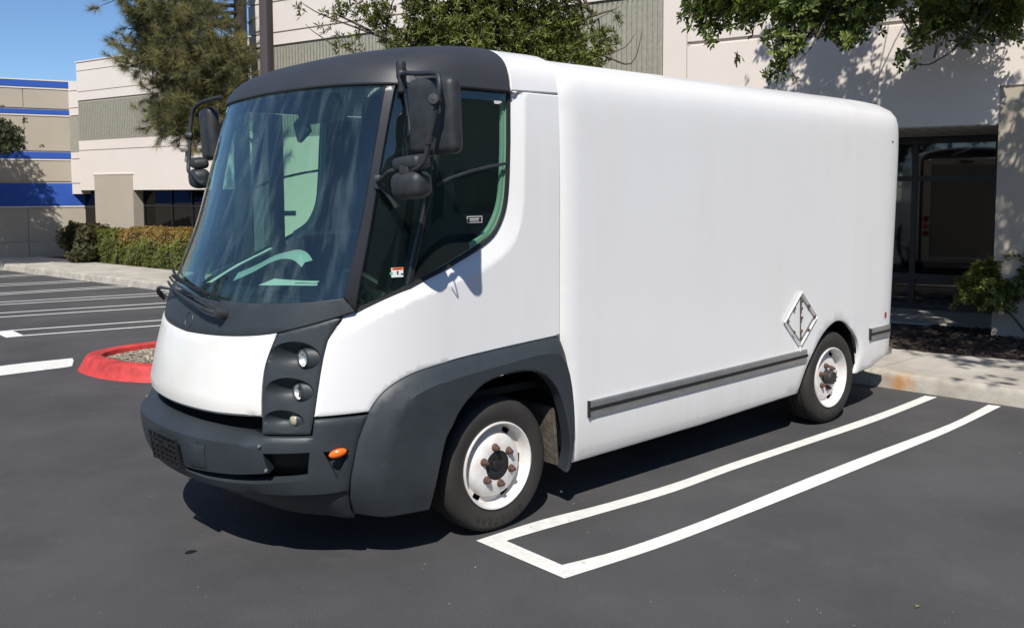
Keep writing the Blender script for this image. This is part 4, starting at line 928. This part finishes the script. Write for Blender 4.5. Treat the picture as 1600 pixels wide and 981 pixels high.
for k in range(22):
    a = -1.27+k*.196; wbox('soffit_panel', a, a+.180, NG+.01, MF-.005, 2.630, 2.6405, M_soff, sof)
window(.60, 2.60, 4.25, 5.7, MF-.12, [1.6], [5.0], .07)
# set-back wing on the left
NB = -1.19; L0, L1 = 11.5, 21.12
for z0, z1 in ((1.94, 3.0), (3.02, 3.27), (4.35, 4.57), (4.59, 5.12), (5.14, 5.36)): wall('wall_panel', L0, L1, NB-.3, NB, z0, z1, M_stuw)
wall('groove_back', L0, L1, NB-.32, NB-.025, 1.96, 5.34, M_stut)
ribs(L0, L1+.02, NB, 3.28, 4.34, .075)
for z0, z1, mt in ((1.84, 2.12, M_stuw), (2.14, 2.78, M_stuw), (2.80, 2.97, M_stuw), (2.97, 3.95, M_rib), (3.97, 4.16, M_stuw), (4.18, 4.62, M_stuw), (4.64, 4.88, M_stuw)): wall('wall_panel', L1+.003, 21.75, NB-.9, NB-.02, z0, z1, mt)
wall('parapet_cap', L0, L1+.02, NB-.34, NB+.02, 5.36, 5.39, M_stuw)
wall('panel', 18.70, 20.43, NB-.6, NB+.012, .10, 2.33, M_stut); wall('panel_cap', 18.66, 20.47, NB-.2, NB+.02, 2.345, 2.375, M_stuw)
window(11.9, 18.70, .45, 1.94, NB-.28, [12.6, 13.42, 14.24, 15.05, 15.86, 16.68, 17.50], [1.52], .035)
window(20.43, 21.5, .45, 1.94, NB-.28, [], [1.45], .035)
wall('wall_panel', 11.8, 21.6, NB-.6, NB-.2, .10, .45, M_stut); wall('wall_panel', 11.8, 22, NB-.8, NB-.62, .1, 5, M_stut)
# wall lamp
lq = Vector(WP3(16.30, NB+.10, 2.92))
bm = bmesh.new(); bm_box(bm, lq, (.22, .30, .10), rot=rotm(0, .35, math.atan2(n2[1], n2[0])), r=.02, seg=2); bm_box(bm, lq-Vector(n2)*.05+Vector((0, 0, -.18)), (.10, .20, .26), rot=rotm(0, 0, math.atan2(n2[1], n2[0])), r=.02, seg=2)
tag(from_bm('wall_lamp', bm, mat('lamp_grey', (.30, .28, .26), .5), None, 50), 'hooded wall lamp on the cream wall left of the passenger-side mirror', 'wall lamp')
# blue striped building
c3 = np.array([-.97910753, .20334315, 0]); n3 = np.array([.20334315, .97910753, 0]); O1 = np.array([-4.47396955, -22.38377492, 0.])
BB = tag(empty('striped_building', tuple(O1)), 'tan building with royal blue horizontal bands at the left edge', 'building')
def b3(name, w0, w1, n0, n1, z0, z1, mt):
    bm = bmesh.new(); vs = [bm.verts.new(O1+c3*a+n3*b_+np.array([0, 0, z])) for a in (w0, w1) for b_ in (n0, n1) for z in (z0, z1)]
    for f in ((0, 1, 3, 2), (4, 6, 7, 5), (0, 4, 5, 1), (2, 3, 7, 6), (0, 2, 6, 4), (1, 5, 7, 3)): bm.faces.new([vs[i] for i in f])
    o = from_bm(name, bm, mt); o.parent = BB; o.matrix_parent_inverse = Matrix.Translation(-Vector(O1)); return o
for w0, w1 in ((-7.0, -1.085), (-1.065, .45)):
    for z0, z1, mt, pr in ((.0, .55, M_stut, 0), (.565, 1.46, M_stut, 0), (1.52, 2.13, M_blue, .0), (2.19, 2.74, M_stut, 0), (2.80, 2.97, M_blue, 0), (3.01, 3.93, M_stut, 0), (3.99, 4.11, M_blue, 0), (4.15, 4.65, M_stut, 0), (4.71, 4.87, M_blue, 0)):
        if mt is M_blue and w1 < 0: continue
        b3('blue_band' if mt is M_blue else 'wall_panel', -7.0 if mt is M_blue else w0, w1, -.3, .012 if mt is M_blue else 0, z0, z1, mt)
    for z0 in (1.48, 2.75, 3.94, 4.66):
        if w1 > 0: b3('white_trim', -7.0, w1, -.29, .016, z0, z0+.035, M_stuw)
b3('parapet_cap', -7.0, .45, -.3, .02, 4.88, 4.91, M_stuw); b3('back_wall', -7.0, .45, -.6, -.02, 0, 4.86, M_stut)
# ------------------------------------------------------------------ light pole
q = at(417.5, 105, 11.0)
LP = tag(empty('light_pole', (q[0], q[1], 0)), 'dark bronze square light pole rising behind the truck cab', 'light pole')
o = box('pole', (0, 0, 3.6), (.118, .118, 6.9), M_pole, LP, rot=rotm(0, 0, .35), r=.008, seg=2); box('pole_base', (0, 0, .1), (.4, .4, .25), M_conc, LP, r=.02)
# ------------------------------------------------------------------ vegetation
def rosettes(C, D, L, Wd, per, tilt=(50, 95), shape=.62, jl=.3):
    n = len(C); D = D/np.linalg.norm(D, axis=1)[:, None]
    A = np.cross(D, np.array([.3, .5, .81])); A /= np.linalg.norm(A, axis=1)[:, None]; B = np.cross(D, A)
    ph = (np.arange(per)[None]*2.39996+rng.uniform(0, 6.28, (n, 1))); th = np.radians(rng.uniform(tilt[0], tilt[1], (n, per)))
    d = D[:, None]*np.cos(th)[..., None]+(A[:, None]*np.cos(ph)[..., None]+B[:, None]*np.sin(ph)[..., None])*np.sin(th)[..., None]
    w_ = np.cross(d, D[:, None]); w_ /= np.maximum(np.linalg.norm(w_, axis=-1, keepdims=True), 1e-6)
    up_ = np.cross(w_, d)
    ln = L*rng.uniform(1-jl, 1+jl, (n, per, 1)); ww = Wd*rng.uniform(.8, 1.2, (n, per, 1)); base = C[:, None]+D[:, None]*rng.uniform(-.35, .15, (n, per, 1))*L
    fold = up_*ww*.18
    V = np.stack([base, base+d*ln*shape+w_*ww/2+fold, base+d*ln*1.0-up_*ln*.12, base+d*ln*shape-w_*ww/2+fold], 2).reshape(-1, 3)
    b = np.arange(n*per)[:, None]*4; T = np.concatenate([b+np.array([0, 1, 2]), b+np.array([0, 2, 3])], 0)
    r = np.clip(rng.random((n, 1))*.55+rng.random((n, per))*.45, 0, 1)
    return V, T, np.repeat(r.ravel(), 4)
def blob_pts(blobs, dens, fill=.45):
    P = []
    for (c, r) in blobs:
        rr = np.array(r if hasattr(r, '__len__') else (r, r, r), float); n = int(dens*rr[0]*rr[1]*rr[2]*4.2)
        v = rng.normal(size=(n, 3)); v /= np.linalg.norm(v, axis=1)[:, None]; k = rng.random(n)**fill
        P.append(np.array(c)+v*k[:, None]*rr)
    return np.vstack(P)
def clumpy(P, s, thr, seed=0):
    r = np.random.default_rng(seed); f = r.normal(size=(6, 3))*s; ph = r.uniform(0, 6.28, 6)
    val = np.sin(P@f.T+ph).sum(1)
    return P[val > thr]
def twigs(roots, tips, r0, r1, seg=5, sag=.1):
    V, F = [], []
    for t in tips:
        d = np.linalg.norm(roots-t, axis=1); a = roots[np.argmin(d)]; m_ = (a+t)/2+rng.normal(size=3)*np.linalg.norm(t-a)*sag
        tube_vf([a, m_, t], [r0, (r0+r1)/2, r1], 4, V, F, smooth=3)
    return V, F
def tree(name, label, cat, base, limbs, blobs, mt, leaf, dens, per=8, twn=60, bark=M_bark, clump=(2.2, -1.0), extra=None, trunk_r=.12, group=None, seed=1, tilt=(50, 95), updir=.5, shape=.62, fill=.45, jl=.3):
    T0 = tag(empty(name, tuple(base)), label, cat, group); B = np.array(base, float)
    V, F = [], []; roots = []
    for L_, r0, r1 in limbs:
        pts = catmull(L_, 5); tube_vf([p-B for p in pts], list(np.linspace(r0, r1, len(pts))), 8, V, F); roots += [p for p in pts[len(pts)//3:]]
    roots = np.array(roots)
    P = blob_pts(blobs, dens, fill); P = clumpy(P, clump[0], clump[1], seed)
    if extra is not None: P = np.vstack([P, extra])
    tips = P[rng.choice(len(P), min(twn, len(P)), replace=False)]
    V2, F2 = twigs(roots, tips, .014, .004)
    mesh('trunk', V, F, bark, T0, 60)
    if F2: tag(mesh('twigs', [np.array(v)-B for v in V2], F2, bark, T0, 60), kind='stuff')
    cen = np.mean([c for c, r in blobs], 0); D = (P-cen); D /= np.maximum(np.linalg.norm(D, axis=1), .1)[:, None]; D += rng.normal(size=D.shape)*.55; D[:, 2] += updir
    Vv, Tt, rr = rosettes(P-B, D, leaf[0], leaf[1], per, tilt, shape, jl)
    npmesh('crown', Vv, Tt, mt, T0, rr)
    return T0
M_lfR = leaf_mat('pittosporum_leaf', (.030, .055, .014), (.15, .20, .035), (.28, .32, .08), .30)
M_lfC = leaf_mat('myoporum_leaf', (.04, .055, .018), (.20, .23, .04), (.38, .36, .10), .28)
M_pine = leaf_mat('pine_needle', (.035, .045, .022), (.23, .22, .075), (.42, .31, .14), .15, .6)
M_lfL = leaf_mat('left_leaf', (.022, .030, .012), (.07, .085, .028), (.11, .10, .04), .25)
M_hg = leaf_mat('hedge_leaf', (.07, .085, .018), (.25, .27, .05), (.42, .20, .07), .25)
M_bush = leaf_mat('bush_leaf', (.035, .042, .016), (.10, .095, .035), (.20, .08, .045), .2)
# large tree over the pavement, top right
def A(px, py, d): return at(px, py, d)
vis = [(A(1095, 22, 9.6), .22), (A(1120, 45, 9.5), .17), (A(1235, 10, 9.4), (.42, .42, .26)), (A(1225, 62, 9.4), .24), (A(1200, 100, 9.5), .19), (A(1165, 112, 9.5), .11), (A(1215, 118, 9.5), .10),
       (A(1300, 30, 9.3), .32), (A(1330, 52, 9.4), .16), (A(1290, 55, 9.4), .18), (A(1390, 5, 9.6), .15), (A(1450, 15, 9.9), .28), (A(1500, 5, 9.9), .30), (A(1470, 42, 9.9), .20), (A(1525, 40, 9.9), .26), (A(1560, 15, 9.8), .30), (A(1575, 45, 9.8), .18),
       (A(1430, 62, 9.9), .15), (A(1400, 90, 9.9), .10), (A(1428, 98, 9.9), .08), (A(1150, -30, 9.5), .45), (A(1330, -40, 9.5), .6), (A(1550, -50, 9.8), .6), (A(1170, 25, 9.5), .20), (A(1375, 45, 9.8), .06)]
over = [((-2.35, 4.35, 5.6), (.6, .95, .45)), ((-6.35, -.45, 5.7), 1.0), ((-7.0, -.5, 4.9), .65), ((-5.9, 1.1, 5.9), 1.5), ((-4.6, 2.7, 6.1), 1.5), ((-3.55, 4.1, 5.9), 1.05), ((-6.5, .35, 5.1), .95), ((-6.9, 2.4, 5.4), 1.4), ((-5.0, 4.3, 5.4), 1.3), ((-6.0, 3.0, 5.2), 1.1), ((-7.2, .9, 4.9), .7), ((-6.2, 3.2, 5.3), 1.0), ((-6.1, 3.5, 4.7), .55), ((-6.9, 2.7, 4.6), .5)]
tb = np.array([-7.9, 3.1, .12])
limbs = [([tb, (-7.7, 3.0, 1.5), (-7.1, 2.8, 3.2), (-6.4, 2.4, 4.8), (-5.6, 2.0, 6.0)], .15, .05), ([(-7.1, 2.8, 3.2), (-6.8, 1.6, 4.1), A(1500, 0, 9.8), A(1460, 90, 9.8)], .07, .012),
         ([(-6.8, 1.6, 4.3), (-6.1, .4, 4.6), A(1330, -20, 9.5), A(1270, 50, 9.5), A(1220, 100, 9.5)], .055, .010), ([(-6.1, .4, 4.6), A(1200, -40, 9.5), A(1110, 20, 9.6)], .03, .008), ([(-6.4, 2.4, 4.8), (-5.2, 3.4, 5.5), (-4.0, 4.1, 5.9)], .06, .02), ([A(1300, 10, 9.4), A(1270, 70, 9.4), A(1250, 92, 9.4)], .012, .006), ([A(1480, 40, 9.8), A(1440, 62, 9.8), A(1400, 88, 9.8)], .016, .005), ([A(1560, 0, 9.8), A(1510, 60, 9.8), A(1455, 100, 9.8), A(1425, 95, 9.8)], .016, .004)]
P1 = blob_pts(over, 125, .7); P1 = clumpy(P1, 1.6, -.9, 3)
tree('pittosporum_tree', 'large leafy tree overhanging the pavement and wall at the top right', 'tree', tb, limbs, vis+[(A(1180, 122, 9.5), .07), (A(1232, 120, 9.5), .07), (A(1160, 100, 9.5), .08)], M_lfR, (.078, .036), 1200, per=7, twn=130, clump=(4.5, -1.3), extra=P1, seed=5, tilt=(45, 92), updir=.3, shape=.68)
# bushy tree behind the cab
cb_ = [(A(600, 30, 11.6), .40), (A(650, 70, 11.5), .42), (A(690, 30, 11.5), .55), (A(740, 60, 11.4), .5), (A(790, 35, 11.5), .55), (A(840, 70, 11.5), .50), (A(880, 40, 11.7), .42), (A(920, 80, 11.7), .36), (A(950, 60, 11.8), .20), (A(960, 90, 11.8), .16), (A(570, 75, 11.5), .22), (A(540, 65, 11.5), .14), (A(520, 82, 11.5), .10), (A(550, 15, 11.5), .16), (A(575, 30, 11.5), .14), (A(512, 48, 11.5), .10), (A(985, 62, 11.8), .10), (A(970, 30, 11.8), .12),
      (A(500, 30, 11.5), .16), (A(480, 10, 11.5), .16), (A(530, 20, 11.5), .16), (A(465, 5, 11.5), .08), (A(700, -50, 11.5), .7), (A(820, -50, 11.5), .7), (A(740, 120, 11.5), .7), (A(860, 130, 11.5), .6), (A(990, 80, 11.8), .08)]
tc_ = np.array([-4.75, -4.3, .12])
cl = [([tc_, (-4.7, -4.3, 1.2), (-4.6, -4.4, 2.4), A(760, 20, 11.5)], .10, .03), ([(-4.65, -4.35, 1.8), A(680, 110, 11.5), A(600, 60, 11.5), A(520, 20, 11.5)], .05, .008), ([(-4.65, -4.35, 2.0), A(850, 110, 11.6), A(900, 40, 11.7), A(960, 15, 11.8)], .05, .008),
      ([A(860, 100, 11.6), A(930, 85, 11.7), A(985, 100, 11.8), A(1003, 52, 11.8)], .02, .004), ([A(880, 60, 11.6), A(925, 35, 11.7), A(970, 10, 11.8)], .012, .003), ([A(600, 60, 11.5), A(560, 45, 11.5), A(500, 22, 11.5), A(470, 4, 11.5)], .016, .004), ([A(930, 90, 11.7), A(975, 75, 11.8), A(993, 52, 11.8)], .010, .003), ([A(520, 70, 11.5), A(490, 50, 11.5), A(477, 38, 11.5)], .008, .003)]
tree('bushy_tree', 'bushy evergreen tree with long narrow leaves showing above the truck roof', 'tree', tc_, cl, cb_, M_lfC, (.085, .020), 660, per=9, twn=230, clump=(4.0, -1.2), seed=2, tilt=(20, 85), updir=.7, shape=.55)
# pine
def pine():
    base = np.array([-4.62, -12.05, .12]); T0 = tag(empty('pine_tree', tuple(base)), 'tall dark pine with drooping needle tufts left of the light pole', 'tree')
    dp = 17.3; top = A(372, -260, dp)
    tr = [base, A(380, 330, dp), A(377, 150, dp), A(375, 0, dp), top]
    V, F = [], []; pts = catmull(tr, 6); tube_vf([p-base for p in pts], list(np.linspace(.17, .10, len(pts))), 10, V, F)
    spec = [((376, 158), (330, 150), (290, 128), (235, 130), 17), ((376, 110), (330, 108), (262, 100), (205, 105), 16.6), ((376, 60), (320, 62), (250, 50), (200, 45), 17.2), ((376, 20), (300, 22), (240, 10), (190, -10), 16.5), ((376, 185), (345, 190), (300, 180), (250, 190), 17), ((376, 80), (395-40, 95), (330, 80), (290, 70), 16.2),
            ((376, 170), (350, 160), (310, 160), (265, 165), 16.4), ((376, 0), (340, -10), (290, -30), (230, -40), 17.5), ((376, 140), (350, 150), (320, 170), (300, 200), 16.6), ((376, 90), (310, 92), (240, 82), (222, 70), 17.6), ((376, 40), (340, 40), (300, 30), (270, 20), 16.3), ((376, 120), (345, 130), (320, 120), (280, 148), 17.6),
            ((376, 30), (310, 40), (260, 30), (215, 28), 17.0), ((376, 10), (300, 5), (250, -8), (215, 0), 16.9), ((376, 75), (320, 80), (265, 72), (225, 85), 16.8), ((376, 130), (330, 140), (280, 165), (240, 172), 16.9), ((376, 165), (340, 180), (310, 196), (280, 204), 16.7),
            ((378, 200), (360, 200), (340, 205), (320, 200), 16.8), ((376, 60), (366, 80), (356, 100), (350, 130), 16.2), ((376, -40), (420, -60), (470, -60), (500, -40), 17.5)]
    tips = []
    for *L_, d in spec:
        P = [A(L_[0][0], L_[0][1], dp)]+[A(x, y, d) for x, y in L_[1:]]; c = catmull(P, 6); tube_vf([p-base for p in c], list(np.linspace(.045, .012, len(c))), 6, V, F)
        for k in range(92):
            f = rng.uniform(.22, 1)**.8*(len(c)-1); i = int(f); p = c[min(i, len(c)-1)]; e = p+rng.normal(size=3)*np.array([.27, .27, .20])*(1.35-.5*f/(len(c)-1)); tips.append((e, p))
            if k % 2 == 0: tube_vf([p-base, (p+e)/2-base+rng.normal(size=3)*.02, e-base], [.009, .005], 4, V, F)
    mesh('trunk', V, F, M_barkp, T0, 60)
    n = len(tips); per = 90; C = np.array([t[0] for t in tips])-base; ax = np.array([t[0]-t[1] for t in tips]); ax /= np.maximum(np.linalg.norm(ax, axis=1), .01)[:, None]; ax[:, 2] += .35
    ax /= np.linalg.norm(ax, axis=1)[:, None]
    d = ax[:, None]*.75+rng.normal(size=(n, per, 3))*.62; d /= np.linalg.norm(d, axis=-1, keepdims=True); d[..., 2] -= .12
    L = rng.uniform(.12, .22, (n, per, 1)); w_ = np.cross(d, rng.normal(size=(n, per, 3))); w_ /= np.linalg.norm(w_, axis=-1, keepdims=True); st = C[:, None]+ax[:, None]*rng.uniform(-.10, .06, (n, per, 1))
    Vn = np.stack([st-w_*.0032, st+w_*.0032, st+d*L], 2).reshape(-1, 3); Tn = np.arange(len(Vn)).reshape(-1, 3)
    r = np.clip(rng.random((n, 1))*.75+rng.random((n, per))*.25, 0, 1)
    npmesh('crown', Vn, Tn, M_pine, T0, np.repeat(r.ravel(), 3))
pine()
# tree outside the left edge, its crown reaches in and shades the striped wall
tl = np.array([-1.2, -20.2, .0])
lb_ = [(A(5, 215, 20.5), .42), (A(28, 178, 20.5), (.22, .22, .12)), (A(20, 228, 20.5), .24), (A(6, 168, 20.5), .12), (A(40, 185, 20.5), .11), (A(-70, 210, 20.6), .9), (A(-90, 130, 20.8), .9), ((-1.6, -21.2, 4.3), .85), ((-1.1, -21.3, 3.3), .8), ((-1.4, -21.0, 2.3), .7), ((-2.2, -21.9, 4.6), .35), (A(60, 226, 21.4), .10)]
tree('street_tree', 'leafy branch reaching in from the left edge before the striped wall', 'tree', tl, [([tl, (-1.15, -20.3, 1.3), (-1.0, -20.6, 2.6), (-.9, -20.7, 4.2)], .13, .05), ([(-1.0, -20.6, 2.4), A(-10, 240, 20.5), A(40, 200, 20.5)], .04, .01)], lb_, M_lfL, (.085, .040), 520, per=7, twn=50, clump=(3, -1.4), seed=8)
# hedges and bush
def hedge(label, c0, c1, wd, z0, z1, red, n, mt=None, seed=0):
    c0 = np.array(c0); c1 = np.array(c1); L = c1-c0; ln = np.linalg.norm(L); d = L/ln; nrm = np.array([-d[1], d[0]]); base = (c0[0]+d[0]*ln/2, c0[1]+d[1]*ln/2, z0)
    T0 = tag(empty('hedge', base), label, 'hedge'); B = np.array(base)
    bm = bmesh.new(); bm_box(bm, ((z0+z1)/2*0, 0, (z1-z0)/2-.05), (ln-.16, wd-.16, z1-z0-.12), rot=None, r=.05, seg=2); bmesh.ops.rotate(bm, cent=(0, 0, 0), matrix=Matrix.Rotation(math.atan2(d[1], d[0]), 3, 'Z'), verts=bm.verts)
    from_bm('inner_branches', bm, M_bark, T0, 40)
    f = rng.choice(4, n, p=[.36, .36, .10, .18]); u = rng.random(n); v = rng.random(n); P = np.zeros((n, 3)); D = np.zeros((n, 3)); h = z1-z0
    for k in range(4):
        s = f == k
        if k == 0: P[s] = np.stack([u[s]*ln, np.full(s.sum(), wd/2), v[s]*h], 1); D[s] = (0, 1, .3)
        if k == 1: P[s] = np.stack([u[s]*ln, (v[s]-.5)*wd, np.full(s.sum(), h)], 1); D[s] = (0, 0, 1)
        if k == 2: P[s] = np.stack([u[s]*ln, np.full(s.sum(), -wd/2), v[s]*h], 1); D[s] = (0, -1, .3)
        if k == 3: e = rng.integers(0, 2, s.sum()); P[s] = np.stack([e*ln, (u[s]-.5)*wd, v[s]*h], 1); D[s] = np.stack([e*2-1, 0*e, .3+0*e], 1)
    bumps = .035*np.sin(P[:, 0]*9+seed)+.03*np.sin(P[:, 2]*11+P[:, 0]*5)+rng.normal(size=n)*.015
    P += D*bumps[:, None]-D*.02; P[:, 0] -= ln/2
    Rz = lambda X: np.stack([X[:, 0]*d[0]-X[:, 1]*d[1], X[:, 0]*d[1]+X[:, 1]*d[0], X[:, 2]], 1)
    D += rng.normal(size=D.shape)*.35
    V, T, r = rosettes(Rz(P), Rz(D), .034, .019, 6, (35, 90), .6)
    hz = np.repeat(P[:, 2]/h, 24); nz = np.sin(np.repeat(P[:, 0], 24)*4+1)*.1
    r = np.clip(r*.62+red*np.clip((hz+nz-.42)/.40, 0, 1)*.60, 0, 1)
    npmesh('leaves', V, T, mt or M_hg, T0, r)
hedge('clipped hedge with reddish top below the dark windows, right of the green hedge', (-5.35, -14.2), (-4.72, -18.25), .80, .12, 1.0, 1.0, 10500, seed=1)
hedge('short clipped all-green hedge between the round bush and the reddish hedge', (-4.68, -18.35), (-4.46, -20.3), .74, .12, .93, .12, 4200, seed=2)
bb_ = [(A(125, 372, 23.0), (.42, .50, .40)), (A(108, 368, 22.8), (.3, .35, .38)), (A(148, 366, 23.2), (.32, .35, .28)), (A(128, 395, 22.8), (.38, .4, .3)), (A(165, 358, 23.2), (.14, .14, .12)), (A(105, 352, 22.8), (.14, .14, .12))]
tbb = A(128, 405, 22.9); tbb[2] = .12
tree('round_bush', 'dark reddish-brown round bush at the building corner, left of the hedges', 'bush', tbb, [([tbb, tbb+[0, 0, .3], tbb+[.05, .1, .6]], .03, .015)], bb_, M_bush, (.055, .026), 5200, per=6, twn=30, clump=(5, -2.2), seed=3)
# small leaning shrub in the bed at the right
ts = np.array(A(1618, 548, 10.4)); ts[2] = .12
sb_ = [(A(1530, 440, 10.9), (.20, .2, .16)), (A(1560, 425, 10.9), (.2, .2, .18)), (A(1590, 408, 10.8), (.2, .2, .14)), (A(1510, 462, 10.8), (.13, .13, .10)), (A(1545, 470, 10.7), (.16, .16, .12)), (A(1570, 485, 10.6), (.12, .12, .08)), (A(1500, 440, 10.9), (.08, .08, .07)), (A(1620, 420, 10.7), .25), (A(1498, 470, 10.8), (.06, .06, .05)), (A(1490, 478, 10.8), .05)]
tree('young_shrub', 'small leaning shrub with pale stems in the mulch bed beside the dark window', 'shrub', ts, [([ts, A(1603, 520, 10.5), A(1580, 492, 10.6), A(1560, 478, 10.7)], .020, .010), ([ts, A(1612, 500, 10.5), A(1600, 460, 10.7), A(1580, 430, 10.8)], .018, .008), ([A(1580, 492, 10.6), A(1540, 470, 10.8), A(1515, 455, 10.8)], .010, .005)], sb_+[(A(1545, 425, 11), (.22, .2, .14)), (A(1575, 455, 10.8), (.2, .2, .16)), (A(1520, 445, 10.9), (.16, .16, .14)), (A(1595, 440, 10.8), (.2, .2, .2))], M_lfC, (.060, .024), 6500, per=8, twn=60, clump=(7, -1.4), seed=4)
bm = bmesh.new(); bm.faces.new([bm.verts.new((1.39+.03*math.cos(a)*(1+.2*math.sin(3*a)), -.05+.022*math.sin(a), .0035)) for a in np.linspace(0, 6.0, 14)])
tag(from_bm('oil_stain', bm, mat('oil', (.008, .008, .009), .5)), kind='structure')
# fallen leaf and pebbles on the asphalt
q = at(1434, 947, 5); t_ = (.006-CAM[2])/(q[2]-CAM[2]); q = CAM+(q-CAM)*t_
lf = mesh('fallen_leaf', [(-.018, 0, 0), (0, .010, .006), (.020, 0, .002), (0, -.010, .005)], [(0, 1, 2), (0, 2, 3)], mat('dry_leaf', (.20, .20, .06), .7), None, None, (q[0], q[1], q[2])); tag(lf, 'small yellowish fallen leaf on the bare asphalt at the lower right', 'leaf')
def peb(n):
    return np.stack([rng.uniform(-5, 4, n), rng.uniform(-8, 4, n), np.zeros(n)], 1)
chips('grit', 2600, peb, .0085, M_chipi, .002)
# trees on the far side of the lot, mirrored in the windscreen
for i, (x, y, s) in enumerate([(9.5, -15.5, 1.0), (16.5, -9.0, 1.3), (19, 1.5, 1.1)]):
    B0 = np.array([x, y, 0.]); bl_ = [((x+rng.normal()*1.2*s, y+rng.normal()*1.2*s, 4.2*s+rng.uniform(-1.2, 2.2)), 1.1*s) for _ in range(7)]
    tree('lot_tree', ['leafy tree far across the lot, mirrored in the windscreen beside the pillar', 'leafy tree across the lot, middle of three mirrored in the glass', 'leafy tree across the lot, nearest the sun, mirrored in the glass'][i], 'tree', B0, [([B0, (x, y, 2*s), (x+.2, y+.1, 4.5*s)], .16, .06)], bl_, M_lfL, (.16, .08), 60, per=6, twn=20, clump=(1.5, -1.5), seed=20+i, group='trees across the lot')

# unseen block across the lot, added to darken reflections in the side glass
FB = tag(empty('reflection_block', (0, 30, 0)), 'long block added across the lot, out of view, to darken the side glass reflection', 'building')
box('wall', (0, 0, 4.8), (110, .4, 9.6), M_stut, FB)
for k in range(10): box('window', (-31.5+7*k, -.22, 2.2), (4.5, .1, 2.6), M_frame, FB)
